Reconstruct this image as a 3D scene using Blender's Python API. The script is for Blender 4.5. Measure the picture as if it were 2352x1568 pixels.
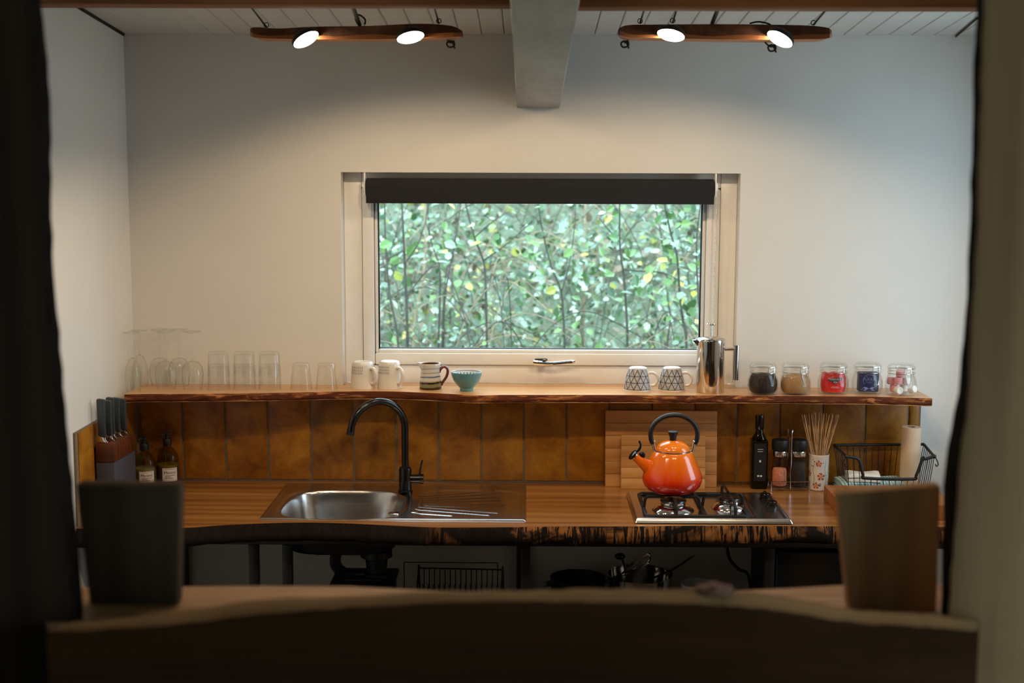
import bpy, bmesh, math, random
from mathutils import Vector, Matrix

for o in list(bpy.data.objects):
    bpy.data.objects.remove(o, do_unlink=True)
random.seed(11)
scene = bpy.context.scene
C = scene.collection
PI = math.pi

# ------------------------------------------------------------------ camera
F, CX, CY = 3050.0, 1176.0, 784.0            # focal length in pixels of the 2352 x 1568 frame
CAM = Vector((0.0, -4.70, 2.02))
ROT = Matrix.Rotation(math.radians(0.66), 3, 'Z') @ Matrix.Rotation(math.radians(90 - 7.2), 3, 'X') @ Matrix.Rotation(math.radians(0.2), 3, 'Z')
cd = bpy.data.cameras.new('camera')
cam = bpy.data.objects.new('camera', cd)
C.objects.link(cam)
cam.matrix_world = Matrix.Translation(CAM) @ ROT.to_4x4()
cd.sensor_fit = 'HORIZONTAL'
cd.sensor_width = 36.0
cd.lens = F * 36.0 / 2352.0
cd.dof.use_dof = True
cd.dof.focus_distance = 4.45
cd.dof.aperture_fstop = 2.5
cd.clip_start = 0.05
scene.camera = cam

# ------------------------------------------------------------------ world, exposure, daylight portals
world = bpy.data.worlds.new('overcast_sky')
scene.world = world
world.use_nodes = True
wn = world.node_tree
bg = wn.nodes['Background']
SKY = 8.0
tc = wn.nodes.new('ShaderNodeTexCoord')
sp = wn.nodes.new('ShaderNodeSeparateXYZ')
rp = wn.nodes.new('ShaderNodeValToRGB')
rp.color_ramp.elements[0].position = 0.0
rp.color_ramp.elements[0].color = (0.52, 0.73, 0.92, 1)
rp.color_ramp.elements[1].position = 1.0
rp.color_ramp.elements[1].color = (0.70, 0.88, 1.0, 1)
wn.links.new(tc.outputs['Generated'], sp.inputs[0])
wn.links.new(sp.outputs['Z'], rp.inputs[0])
wn.links.new(rp.outputs[0], bg.inputs['Color'])
bg.inputs['Strength'].default_value = SKY
vs = scene.view_settings
vs.view_transform = 'Standard'
vs.look = 'None'
vs.exposure = -0.25
vs.gamma = 1.0
vs.use_curve_mapping = False


def portal(name, loc, rot, sx, sy):
    l = bpy.data.lights.new(name, 'AREA')
    l.shape = 'RECTANGLE'
    l.size, l.size_y = sx, sy
    l.cycles.is_portal = True
    o = bpy.data.objects.new(name, l)
    o.location = loc
    o.rotation_euler = rot
    C.objects.link(o)


WR_X = 1.74                                   # right-hand wall with two windows
DOOR = (-4.25, -2.86, 0.40, 2.25)              # y0, y1, z0, z1 of the narrow window beside the timber frame
WIN2 = (-0.90, -0.30, 1.08, 2.32)              # the same for the side window
portal('window_portal', (0.044, 0.19, 1.65), (math.radians(-90), 0, 0), 1.36, 0.74)
portal('narrow_window_portal', (WR_X + 0.03, (DOOR[0] + DOOR[1]) / 2, (DOOR[2] + DOOR[3]) / 2), (0, math.radians(90), 0), DOOR[3] - DOOR[2], DOOR[1] - DOOR[0])
portal('side_window_portal', (WR_X + 0.03, (WIN2[0] + WIN2[1]) / 2, (WIN2[2] + WIN2[3]) / 2), (0, math.radians(90), 0), WIN2[3] - WIN2[2], WIN2[1] - WIN2[0])
LAMP_W = 7.4
LAMP2_W = 15.0
scene.cycles.transparent_max_bounces = 48


# ------------------------------------------------------------------ pixel helpers (frame of 2352 x 1568)
def ray(px, py):
    return ROT @ Vector(((px - CX) / F, (CY - py) / F, -1.0))


def atY(px, py, y=0.0):
    r = ray(px, py)
    return CAM + r * ((y - CAM.y) / r.y)


def atZ(px, py, z):
    r = ray(px, py)
    return CAM + r * ((z - CAM.z) / r.z)


def m_per_px(p):
    d = -(ROT.transposed() @ (Vector(p) - CAM)).z
    return d / F


# ------------------------------------------------------------------ colour and materials
def S(r, g, b):
    f = lambda c: (c / 255.0) / 12.92 if c / 255.0 <= 0.04045 else ((c / 255.0 + 0.055) / 1.055) ** 2.4
    return (f(r), f(g), f(b), 1.0)


MATS = {}


class NT:
    def __init__(s, name):
        s.m = bpy.data.materials.new(name)
        s.m.use_nodes = True
        s.t = s.m.node_tree
        s.b = s.t.nodes['Principled BSDF']
        s.out = s.t.nodes['Material Output']
        MATS[name] = s.m

    def n(s, typ, **kw):
        nd = s.t.nodes.new('ShaderNode' + typ)
        for k, v in kw.items():
            if isinstance(k, str) and k.startswith('i_'):
                nd.inputs[k[2:]].default_value = v
            else:
                setattr(nd, k, v)
        return nd

    def l(s, a, b):
        s.t.links.new(a, b)

    def coords(s, scale=(1, 1, 1), rot=(0, 0, 0), kind='Object'):
        c = s.n('TexCoord')
        mp = s.n('Mapping')
        mp.inputs['Scale'].default_value = scale
        mp.inputs['Rotation'].default_value = rot
        s.l(c.outputs[kind], mp.inputs['Vector'])
        return mp.outputs['Vector']

    def ramp(s, fac, stops, interp='LINEAR'):
        r = s.n('ValToRGB')
        r.color_ramp.interpolation = interp
        e = r.color_ramp.elements
        while len(e) > 1:
            e.remove(e[-1])
        e[0].position, e[0].color = stops[0][0], stops[0][1]
        for p, c in stops[1:]:
            q = e.new(p)
            q.color = c
        s.l(fac, r.inputs[0])
        return r.outputs[0]

    def noise(s, vec, scale, detail=4, rough=0.55, dist=0.0):
        nz = s.n('TexNoise')
        nz.inputs['Scale'].default_value = scale
        nz.inputs['Detail'].default_value = detail
        nz.inputs['Roughness'].default_value = rough
        nz.inputs['Distortion'].default_value = dist
        s.l(vec, nz.inputs['Vector'])
        return nz.outputs['Fac']

    def mix(s, fac, a, b, mode='MIX'):
        m = s.n('MixRGB', blend_type=mode)
        if isinstance(fac, (int, float)):
            m.inputs[0].default_value = fac
        else:
            s.l(fac, m.inputs[0])
        for i, v in ((1, a), (2, b)):
            if isinstance(v, tuple):
                m.inputs[i].default_value = v
            else:
                s.l(v, m.inputs[i])
        return m.outputs[0]

    def math(s, op, a, b=None):
        m = s.n('Math', operation=op)
        for i, v in ((0, a), (1, b)):
            if v is None:
                continue
            if isinstance(v, (int, float)):
                m.inputs[i].default_value = v
            else:
                s.l(v, m.inputs[i])
        return m.outputs[0]

    def bump(s, h, strength=0.3, dist=0.005):
        b = s.n('Bump')
        b.inputs['Strength'].default_value = strength
        b.inputs['Distance'].default_value = dist
        s.l(h, b.inputs['Height'])
        s.l(b.outputs[0], s.b.inputs['Normal'])

    def col(s, v):
        if isinstance(v, tuple):
            s.b.inputs['Base Color'].default_value = v
        else:
            s.l(v, s.b.inputs['Base Color'])


def plain(name, c, rough=0.5, metal=0.0, var=0.12, scale=30, bump=0.0, spec=None, coat=0.0):
    t = NT(name)
    v = t.coords()
    nz = t.noise(v, scale)
    d = tuple(x * (1 - var) for x in c[:3]) + (1,)
    u = tuple(min(1, x * (1 + var)) for x in c[:3]) + (1,)
    t.col(t.ramp(nz, [(0.3, d), (0.7, u)]))
    t.b.inputs['Roughness'].default_value = rough
    t.b.inputs['Metallic'].default_value = metal
    if spec is not None:
        t.b.inputs['Specular IOR Level'].default_value = spec
    if coat:
        t.b.inputs['Coat Weight'].default_value = coat
        t.b.inputs['Coat Roughness'].default_value = 0.05
    if bump:
        t.bump(nz, bump, 0.002)
    return t.m


def wood(name, dark, mid, light, axis='X', rough=0.4, fine=60.0, coat=0.0, bump=0.15, big=1.0, rnd=True, wave=0.2, spec=0.5):
    t = NT(name)
    st = {'X': (0.6, 9, 9), 'Y': (9, 0.6, 9), 'Z': (9, 9, 0.6)}[axis]
    v = t.coords(tuple(a * big for a in st))
    if rnd:
        oi = t.n('ObjectInfo')
        vm = t.n('VectorMath', operation='ADD')
        sc = t.n('VectorMath', operation='SCALE')
        sc.inputs[0].default_value = (7.0, 13.0, 5.0)
        t.l(oi.outputs['Random'], sc.inputs['Scale'])
        t.l(v, vm.inputs[0])
        t.l(sc.outputs[0], vm.inputs[1])
        v = vm.outputs[0]
    a = t.noise(v, 1.3, 6, 0.6, 1.2)
    b = t.noise(v, 6.5, 4, 0.7, 0.6)
    w = t.n('TexWave', wave_type='BANDS', bands_direction={'X': 'Y', 'Y': 'X', 'Z': 'X'}[axis])
    w.inputs['Scale'].default_value = 1.1
    w.inputs['Distortion'].default_value = 6.0
    w.inputs['Detail'].default_value = 3.0
    w.inputs['Detail Scale'].default_value = 1.2
    t.l(v, w.inputs['Vector'])
    f = t.math('ADD', t.math('MULTIPLY', a, 0.6), t.math('ADD', t.math('MULTIPLY', b, 0.25), t.math('MULTIPLY', w.outputs['Fac'], wave)))
    t.col(t.ramp(f, [(0.30, dark), (0.50, mid), (0.72, light)]))
    t.b.inputs['Roughness'].default_value = rough
    if coat:
        t.b.inputs['Coat Weight'].default_value = coat
        t.b.inputs['Coat Roughness'].default_value = 0.18
    t.b.inputs['Specular IOR Level'].default_value = spec
    t.bump(b, bump, 0.002)
    return t.m


def thin_glass(name, tint=(0.93, 0.95, 0.94, 1), gloss=0.02, edge=0.0):
    t = NT(name)
    tr = t.n('BsdfTransparent')
    tr.inputs[0].default_value = tint
    gl = t.n('BsdfGlossy')
    gl.inputs['Roughness'].default_value = gloss
    fr = t.n('LayerWeight')
    nz = t.noise(t.coords(), 8)
    mx = t.n('MixShader')
    fac = t.math('ADD', t.math('ADD', t.math('MULTIPLY', t.math('POWER', fr.outputs['Facing'], 4.0), 0.85), 0.02), t.math('MULTIPLY', nz, 0.01))
    t.l(fac, mx.inputs[0])
    t.l(tr.outputs[0], mx.inputs[1])
    t.l(gl.outputs[0], mx.inputs[2])
    t.l(mx.outputs[0], t.out.inputs['Surface'])
    return t.m


def brushed(name, c, rough, axis='X'):
    t = NT(name)
    v = t.coords({'X': (3, 260, 260), 'Y': (260, 3, 260), 'Z': (260, 260, 3)}[axis])
    nz = t.noise(v, 1.0, 3)
    t.col(t.ramp(nz, [(0.2, tuple(x * 0.9 for x in c[:3]) + (1,)), (0.8, c)]))
    t.b.inputs['Metallic'].default_value = 1.0
    r = t.n('MapRange')
    r.inputs['To Min'].default_value = rough * 0.75
    r.inputs['To Max'].default_value = rough * 1.25
    t.l(nz, r.inputs['Value'])
    t.l(r.outputs[0], t.b.inputs['Roughness'])
    return t.m


# plaster, paint
t = NT('plaster')
v = t.coords()
a = t.noise(v, 2.2, 5)
b_ = t.noise(v, 60, 4)
t.col(t.ramp(a, [(0.3, (0.74, 0.72, 0.67, 1)), (0.7, (0.79, 0.77, 0.72, 1))]))
t.b.inputs['Roughness'].default_value = 0.85
t.bump(t.math('ADD', t.math('MULTIPLY', a, 0.8), t.math('MULTIPLY', b_, 0.15)), 0.25, 0.01)
t = NT('beam_paint')
v = t.coords((5, 1.2, 5))
a = t.noise(v, 2.2, 6, 0.65)
t.col(t.ramp(a, [(0.3, S(116, 118, 120)), (0.55, S(146, 148, 150)), (0.75, S(166, 164, 158))]))
t.b.inputs['Roughness'].default_value = 0.45
t.bump(a, 0.15, 0.004)
plain('ceiling_paint', S(205, 205, 200), 0.6, var=0.05, scale=12)
plain('dark_line', S(30, 27, 24), 0.8)
plain('dim_wall', S(120, 110, 98), 0.9, var=0.06, scale=5)
wood('floor_wood', S(34, 23, 15), S(50, 35, 22), S(64, 46, 30), 'Y', 0.5)
plain('upvc', S(241, 240, 237), 0.32, var=0.03, scale=15)
plain('rubber', S(20, 22, 24), 0.6)
thin_glass('pane_glass', (0.97, 0.99, 0.99, 1), 0.01)
# timbers
wood('worktop_wood', S(96, 54, 18), S(150, 98, 46), S(180, 128, 72), 'X', 0.28, coat=0.4, big=0.5, wave=0.12)
wood('shelf_wood', S(166, 108, 58), S(206, 150, 92), S(224, 174, 118), 'X', 0.32, coat=0.2)
wood('ledge_wood', S(112, 76, 42), S(136, 97, 57), S(154, 114, 70), 'X', 0.6, spec=0.2)
wood('rail_lit_wood', S(104, 76, 46), S(130, 98, 62), S(150, 116, 76), 'X', 0.9, bump=0.3, big=0.7, spec=0.1)
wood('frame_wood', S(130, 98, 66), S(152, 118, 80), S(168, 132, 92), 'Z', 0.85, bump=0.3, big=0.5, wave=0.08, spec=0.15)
wood('rail_wood', S(38, 21, 7), S(50, 29, 11), S(64, 40, 18), 'X', 0.9, bump=0.3, big=0.6, spec=0.06)
wood('shaded_frame_wood', S(36, 26, 16), S(46, 34, 21), S(56, 42, 27), 'Z', 0.9, bump=0.3, big=0.5, spec=0.06)
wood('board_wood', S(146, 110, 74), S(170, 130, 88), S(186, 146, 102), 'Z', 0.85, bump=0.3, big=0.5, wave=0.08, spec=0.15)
wood('shaded_board_wood', S(62, 48, 32), S(76, 59, 40), S(90, 70, 48), 'Z', 0.9, bump=0.3, big=0.5, wave=0.08, spec=0.1)
wood('bamboo', S(170, 110, 52), S(196, 136, 72), S(210, 154, 88), 'X', 0.45, big=1.8)
wood('block_wood', S(128, 72, 30), S(164, 100, 48), S(184, 122, 64), 'X', 0.4)
wood('joist_wood', S(110, 68, 38), S(140, 92, 54), S(158, 110, 68), 'X', 0.85)
wood('bar_cut', S(140, 78, 36), S(178, 106, 54), S(196, 128, 72), 'X', 0.5)
wood('shaded_knife_wood', S(62, 28, 12), S(88, 42, 18), S(106, 54, 24), 'X', 0.4)  # colour darkened for the shade the knife block stands in
plain('bark_black', S(22, 16, 11), 0.95, var=0.5, scale=40, bump=0.8, spec=0.04)
plain('bar_bark', S(104, 64, 40), 0.8, var=0.5, scale=25, bump=0.6)


def bark(name, streak, x_switch, tan, blackc, thr=(0.47, 0.53)):
    t = NT(name)
    v = t.coords(streak)
    a = t.noise(v, 1.0, 5, 0.65, 0.8)
    v2 = t.coords((3.2, 3.2, 9))
    p = t.noise(v2, 1.1, 4, 0.6, 0.7)
    c = t.n('TexCoord')
    sx = t.n('SeparateXYZ')
    t.l(c.outputs['Object'], sx.inputs[0])
    mr = t.n('MapRange')
    mr.inputs['From Min'].default_value = x_switch - 0.12
    mr.inputs['From Max'].default_value = x_switch + 0.12
    t.l(sx.outputs['X'], mr.inputs['Value'])
    fa = t.ramp(a, [(thr[0], (0, 0, 0, 1)), (thr[1], (1, 1, 1, 1))])
    fp = t.ramp(p, [(0.44, (0, 0, 0, 1)), (0.54, (1, 1, 1, 1))])
    f = t.math('MULTIPLY', t.math('MULTIPLY', fa, fp), mr.outputs[0])
    t.col(t.mix(f, t.ramp(a, [(0.3, blackc), (0.8, tuple(x * 2.6 for x in blackc[:3]) + (1,))]), tan))
    t.b.inputs['Roughness'].default_value = 0.8
    t.b.inputs['Specular IOR Level'].default_value = 0.15
    t.bump(a, 0.8, 0.006)
    return t.m


bark('worktop_bark', (75, 20, 7), -0.22, S(150, 98, 52), S(17, 11, 7))
bark('shelf_bark', (9, 14, 60), -9.0, S(182, 118, 66), S(74, 36, 20), (0.5, 0.58))

# tiles: the random value of each tile shifts its glaze
t = NT('tile_glaze')
oi = t.n('ObjectInfo')
v = t.coords((1, 1, 1))
vm = t.n('VectorMath', operation='ADD')
sc = t.n('VectorMath', operation='SCALE')
sc.inputs[0].default_value = (9, 17, 31)
t.l(oi.outputs['Random'], sc.inputs['Scale'])
t.l(v, vm.inputs[0])
t.l(sc.outputs[0], vm.inputs[1])
a = t.noise(vm.outputs[0], 9, 5, 0.6, 0.6)
b_ = t.noise(vm.outputs[0], 55, 5, 0.7)
base = t.ramp(t.math('ADD', t.math('MULTIPLY', a, 0.75), t.math('MULTIPLY', b_, 0.25)),
              [(0.30, S(98, 50, 3)), (0.48, S(146, 90, 10)), (0.62, S(170, 112, 22)), (0.75, S(186, 130, 38))])
hs = t.n('HueSaturation')
hr = t.n('MapRange')
hr.inputs['To Min'].default_value = 0.8
hr.inputs['To Max'].default_value = 1.12
t.l(oi.outputs['Random'], hr.inputs['Value'])
t.l(hr.outputs[0], hs.inputs['Value'])
t.l(base, hs.inputs['Color'])
t.col(hs.outputs[0])
t.b.inputs['Roughness'].default_value = 0.38
t.bump(a, 0.35, 0.006)
plain('grout', S(124, 106, 84), 0.9, var=0.15, scale=80)

# metals, plastics, ceramics, glass
brushed('steel', (0.62, 0.60, 0.58, 1), 0.22)
brushed('steel_polished', (0.66, 0.65, 0.63, 1), 0.10, 'Z')
plain('chrome', (0.75, 0.75, 0.75, 1), 0.12, 1.0, var=0.04)
plain('black_gloss', S(14, 14, 15), 0.18, var=0.2)
plain('black_matt', S(16, 16, 17), 0.5, var=0.2)
plain('black_steel', S(18, 18, 19), 0.45, 0.0, var=0.2)
plain('enamel_black', S(22, 22, 26), 0.25, var=0.2)
plain('fabric_dark', S(31, 31, 33), 0.95, var=0.12, scale=400)
plain('white_ceramic', S(226, 218, 206), 0.22, var=0.03, coat=0.3)
plain('ink', S(44, 44, 50), 0.5)
plain('cup_grey', S(176, 176, 178), 0.3, var=0.25, scale=160)
plain('teal_glaze', S(84, 142, 150), 0.3, var=0.15, scale=18, coat=0.3)
plain('bowl_inside', S(205, 214, 220), 0.3, var=0.05)
plain('brown_glaze', S(96, 38, 24), 0.25, var=0.2, coat=0.3)
plain('label_white', S(214, 204, 196), 0.7, var=0.03)
plain('label_dark', S(62, 34, 34), 0.6)
plain('label_olive', S(70, 66, 34), 0.6)
plain('cream_paper', S(206, 176, 146), 0.85, var=0.04, scale=120, bump=0.15)
plain('white_cloth', S(224, 216, 202), 0.9, var=0.06, scale=60, bump=0.3)
plain('skewer_wood', S(206, 160, 110), 0.6, var=0.12, scale=40)
plain('coffee', S(40, 24, 16), 0.8, var=0.4, scale=300, bump=0.5)
plain('brown_sugar', S(176, 132, 88), 0.85, var=0.2, scale=300, bump=0.5)
plain('red_packet', S(214, 30, 22), 0.35, var=0.08, scale=20, bump=0.3)
plain('navy_packet', S(34, 40, 84), 0.4, var=0.15, scale=20)
plain('marsh_pink', S(226, 150, 158), 0.85, var=0.05)
plain('marsh_white', S(232, 224, 214), 0.85, var=0.03)
plain('pink_salt', S(206, 128, 100), 0.6, var=0.35, scale=220, bump=0.6)
plain('pepper', S(36, 28, 24), 0.7, var=0.6, scale=260, bump=0.6)
plain('knife_handle', S(52, 60, 66), 0.45, var=0.1)
plain('block_grey', S(66, 66, 78), 0.6, var=0.1)
plain('soap_clear', S(150, 140, 100), 0.2)
plain('lavender', S(140, 150, 196), 0.5)
plain('flower_red', S(190, 74, 48), 0.4, var=0.2)
plain('flower_orange', S(214, 140, 70), 0.4, var=0.2)
plain('leaf_grey', S(74, 84, 80), 0.4, var=0.2)
plain('rope', S(60, 50, 42), 0.9, var=0.3, scale=200)
thin_glass('clear_glass', (0.985, 0.99, 0.987, 1), 0.03)
thin_glass('jar_glass', (0.975, 0.985, 0.98, 1), 0.03)
thin_glass('green_glass', (0.30, 0.32, 0.10, 1), 0.03)
thin_glass('soap_glass', (0.74, 0.72, 0.60, 1), 0.03)
thin_glass('soap_yellow', (0.66, 0.60, 0.16, 1), 0.03)
# kettle enamel: orange shoulder fading to red at the foot, fired into the enamel
t = NT('kettle_enamel')
c = t.n('TexCoord')
sx = t.n('SeparateXYZ')
t.l(c.outputs['Object'], sx.inputs[0])
mr = t.n('MapRange')
mr.inputs['From Min'].default_value = 0.0
mr.inputs['From Max'].default_value = 0.16
t.l(sx.outputs['Z'], mr.inputs['Value'])
t.col(t.ramp(mr.outputs[0], [(0.06, S(204, 14, 4)), (0.27, S(224, 50, 6)), (0.52, S(240, 102, 10)), (1.0, S(250, 134, 22))]))
t.b.inputs['Roughness'].default_value = 0.16
t.b.inputs['Coat Weight'].default_value = 0.5
t.b.inputs['Coat Roughness'].default_value = 0.05
# jug: hand-painted bands
t = NT('jug_bands')
c = t.n('TexCoord')
sx = t.n('SeparateXYZ')
t.l(c.outputs['Object'], sx.inputs[0])
wob = t.noise(t.coords(), 14, 2)
zz = t.math('ADD', sx.outputs['Z'], t.math('ADD', t.math('MULTIPLY', wob, 0.008), t.math('MULTIPLY', sx.outputs['X'], -0.05)))
mr = t.n('MapRange')
mr.inputs['From Min'].default_value = 0.0
mr.inputs['From Max'].default_value = 0.092
t.l(zz, mr.inputs['Value'])
W1, BR, BL, GR, TN = S(206, 200, 192), S(44, 26, 24), S(92, 110, 138), S(122, 122, 88), S(160, 140, 118)
t.col(t.ramp(mr.outputs[0], [(0, BR), (0.14, GR), (0.27, BR), (0.335, TN), (0.37, W1), (0.50, BL), (0.55, W1), (0.66, TN), (0.69, W1), (0.82, S(150, 150, 158)), (0.85, W1)], 'CONSTANT'))
t.b.inputs['Roughness'].default_value = 0.2
t.b.inputs['Coat Weight'].default_value = 0.4
# gingham tea towel
t = NT('gingham')
v = t.coords()
sx = t.n('SeparateXYZ')
t.l(v, sx.inputs[0])
fx = t.math('GREATER_THAN', t.math('FRACT', t.math('MULTIPLY', sx.outputs['X'], 90)), 0.5)
fy = t.math('GREATER_THAN', t.math('FRACT', t.math('MULTIPLY', t.math('ADD', sx.outputs['Y'], sx.outputs['Z']), 90)), 0.5)
t.col(t.ramp(t.math('MULTIPLY', t.math('ADD', fx, fy), 0.5), [(0.0, S(214, 220, 214)), (0.5, S(146, 182, 180)), (1.0, S(82, 138, 142))]))
t.b.inputs['Roughness'].default_value = 0.95
# lamp lens
t = NT('lamp_lens')
t.b.inputs['Base Color'].default_value = (1, 1, 1, 1)
t.b.inputs['Emission Color'].default_value = (1.0, 0.86, 0.68, 1)
t.b.inputs['Emission Strength'].default_value = 40.0
# outdoors
for nm, cs in (('leaf_green', [S(62, 96, 52), S(92, 132, 66), S(118, 152, 84)]), ('leaf_pale', [S(98, 122, 100), S(128, 150, 124), S(164, 182, 154)]),
               ('leaf_yellow', [S(140, 150, 54), S(176, 176, 76), S(186, 164, 84)]), ('leaf_brown', [S(92, 76, 56), S(120, 102, 78), S(142, 124, 100)])):
    t = NT(nm)
    g = t.n('NewGeometry')
    t.col(t.ramp(g.outputs['Random Per Island'], [(0.1, cs[0]), (0.5, cs[1]), (0.9, cs[2])]))
    t.b.inputs['Roughness'].default_value = 0.32
    t.b.inputs['Transmission Weight'].default_value = 0.0
    t.b.inputs['Specular IOR Level'].default_value = 0.6
plain('stem_dark', S(70, 66, 56), 0.8, var=0.3, scale=30)
plain('stem_tan', S(150, 132, 104), 0.8, var=0.3, scale=30)
t = NT('bank_soil')
v = t.coords()
a = t.noise(v, 3.0, 8, 0.7)
b_ = t.noise(v, 22, 6, 0.7)
t.col(t.ramp(t.math('ADD', t.math('MULTIPLY', a, 0.5), t.math('MULTIPLY', b_, 0.5)), [(0.35, S(92, 98, 72)), (0.5, S(132, 142, 112)), (0.65, S(150, 174, 146))]))
t.b.inputs['Roughness'].default_value = 0.9
t.bump(b_, 1.0, 0.08)
plain('bounce_ground', S(220, 221, 220), 0.9, var=0.06, scale=3)


# ------------------------------------------------------------------ mesh builder
class MB:
    def __init__(s):
        s.v, s.f = [], []

    def add(s, vs_, fs):
        o = len(s.v)
        s.v += [Vector(p) for p in vs_]
        s.f += [tuple(i + o for i in f) for f in fs]
        return s

    def box(s, x0, x1, y0, y1, z0, z1, bev=0.0, seg=2):
        if bev <= 0:
            return s.add([(x0, y0, z0), (x1, y0, z0), (x1, y1, z0), (x0, y1, z0), (x0, y0, z1), (x1, y0, z1), (x1, y1, z1), (x0, y1, z1)],
                         [(0, 3, 2, 1), (4, 5, 6, 7), (0, 1, 5, 4), (1, 2, 6, 5), (2, 3, 7, 6), (3, 0, 4, 7)])
        bm = bmesh.new()
        bmesh.ops.create_cube(bm, size=1.0)
        for q in bm.verts:
            q.co = Vector(((x0 + x1) / 2 + q.co.x * (x1 - x0), (y0 + y1) / 2 + q.co.y * (y1 - y0), (z0 + z1) / 2 + q.co.z * (z1 - z0)))
        bmesh.ops.bevel(bm, geom=list(bm.edges), offset=bev, segments=seg, affect='EDGES', profile=0.5)
        return s.bm(bm)

    def bm(s, bm):
        bm.verts.index_update()
        s.add([q.co.copy() for q in bm.verts], [tuple(q.index for q in f.verts) for f in bm.faces])
        bm.free()
        return s

    def lathe(s, prof, seg=36, c=(0, 0, 0), axis='Z', a0=0.0, a1=2 * PI):
        o = len(s.v)
        full = abs(a1 - a0 - 2 * PI) < 1e-6
        n = seg if full else seg + 1
        for r, z in prof:
            for i in range(n):
                a = a0 + (a1 - a0) * i / seg
                p = (r * math.cos(a), r * math.sin(a), z)
                if axis == 'X':
                    p = (z, p[0], p[1])
                elif axis == 'Y':
                    p = (p[1], z, p[0])
                s.v.append(Vector((p[0] + c[0], p[1] + c[1], p[2] + c[2])))
        for j in range(len(prof) - 1):
            for i in range(seg):
                k = (i + 1) % n
                a, b, d, e = o + j * n + i, o + j * n + k, o + (j + 1) * n + k, o + (j + 1) * n + i
                if prof[j][0] < 1e-7:
                    s.f.append((a, d, e))
                elif prof[j + 1][0] < 1e-7:
                    s.f.append((a, b, d))
                else:
                    s.f.append((a, b, d, e))
        return s

    def tube(s, pts, r, seg=8, cap=True, closed=False, flat=1.0):
        pts = [Vector(p) for p in pts]
        n = len(pts)
        rs = r if isinstance(r, (list, tuple)) else [r] * n
        o = len(s.v)
        up = None
        for i in range(n):
            if closed:
                tg = pts[(i + 1) % n] - pts[i - 1]
            else:
                tg = pts[min(i + 1, n - 1)] - pts[max(i - 1, 0)]
            tg.normalize()
            if up is None:
                up = Vector((0, 1, 0)) if abs(tg.y) < 0.9 else Vector((1, 0, 0))
            up = up - tg * up.dot(tg)
            if up.length < 1e-6:
                up = tg.orthogonal()
            up.normalize()
            sd = tg.cross(up)
            for k in range(seg):
                a = 2 * PI * k / seg
                s.v.append(pts[i] + (sd * math.cos(a) + up * math.sin(a) * flat) * rs[i])
        m = n if closed else n - 1
        for i in range(m):
            for k in range(seg):
                a = o + i * seg + k
                b = o + i * seg + (k + 1) % seg
                j = (i + 1) % n
                s.f.append((a, b, o + j * seg + (k + 1) % seg, o + j * seg + k))
        if cap and not closed:
            s.f.append(tuple(o + k for k in reversed(range(seg))))
            s.f.append(tuple(o + (n - 1) * seg + k for k in range(seg)))
        return s

    def prism(s, poly, y0, y1, plane='XZ', bev=0.0):
        mp = {'XZ': lambda a, b, d: (a, d, b), 'XY': lambda a, b, d: (a, b, d), 'YZ': lambda a, b, d: (d, a, b)}[plane]
        n = len(poly)
        vv = [mp(a, b, y0) for a, b in poly] + [mp(a, b, y1) for a, b in poly]
        ff = [tuple(range(n)), tuple(reversed(range(n, 2 * n)))]
        for i in range(n):
            j = (i + 1) % n
            ff.append((j, i, n + i, n + j))
        if bev <= 0:
            return s.add(vv, ff)
        bm = bmesh.new()
        q = [bm.verts.new(p) for p in vv]
        for f in ff:
            bm.faces.new([q[i] for i in f])
        bmesh.ops.recalc_face_normals(bm, faces=bm.faces)
        bmesh.ops.bevel(bm, geom=list(bm.edges), offset=bev, segments=2, affect='EDGES', profile=0.5)
        return s.bm(bm)

    def grid(s, rows):
        n = len(rows[0])
        o = len(s.v)
        for r in rows:
            s.v += [Vector(p) for p in r]
        for j in range(len(rows) - 1):
            for i in range(n - 1):
                s.f.append((o + j * n + i, o + j * n + i + 1, o + (j + 1) * n + i + 1, o + (j + 1) * n + i))
        return s

    def ball(s, c, r, seg=12, rings=8, sc=(1, 1, 1)):
        o = len(s.v)
        prof = [(math.sin(PI * i / rings), -math.cos(PI * i / rings)) for i in range(rings + 1)]
        prof[0] = (0, -1)
        prof[-1] = (0, 1)
        s.lathe(prof, seg)
        for i in range(o, len(s.v)):
            p = s.v[i]
            s.v[i] = Vector((c[0] + p.x * r * sc[0], c[1] + p.y * r * sc[1], c[2] + p.z * r * sc[2]))
        return s

    def xf(s, M):
        s.v = [M @ p for p in s.v]
        return s

    def mesh(s, name, mat, smooth=True, sharp=38, fix=True):
        me = bpy.data.meshes.new(name)
        me.from_pydata([tuple(p) for p in s.v], [], s.f)
        if fix:
            bm = bmesh.new()
            bm.from_mesh(me)
            bmesh.ops.remove_doubles(bm, verts=bm.verts, dist=1e-6)
            bmesh.ops.recalc_face_normals(bm, faces=bm.faces)
            bm.to_mesh(me)
            bm.free()
        if smooth:
            me.shade_smooth()
            me.set_sharp_from_angle(angle=math.radians(sharp))
        me.materials.append(MATS[mat])
        me.update()
        return me

    def build(s, name, mat, parent=None, loc=(0, 0, 0), smooth=True, sharp=38, fix=True):
        o = bpy.data.objects.new(name, s.mesh(name, mat, smooth, sharp, fix))
        o.location = loc
        if parent:
            o.parent = parent
        C.objects.link(o)
        return o


def tag(o, label=None, cat=None, group=None, kind=None):
    for k, v_ in (('label', label), ('category', cat), ('group', group), ('kind', kind)):
        if v_:
            o[k] = v_
    return o


def thing(name, label, cat, loc=(0, 0, 0), rz=0.0, group=None):
    o = bpy.data.objects.new(name, None)
    o.empty_display_size = 0.05
    o.location = loc
    o.rotation_euler = (0, 0, rz)
    C.objects.link(o)
    return tag(o, label, cat, group)


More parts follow.
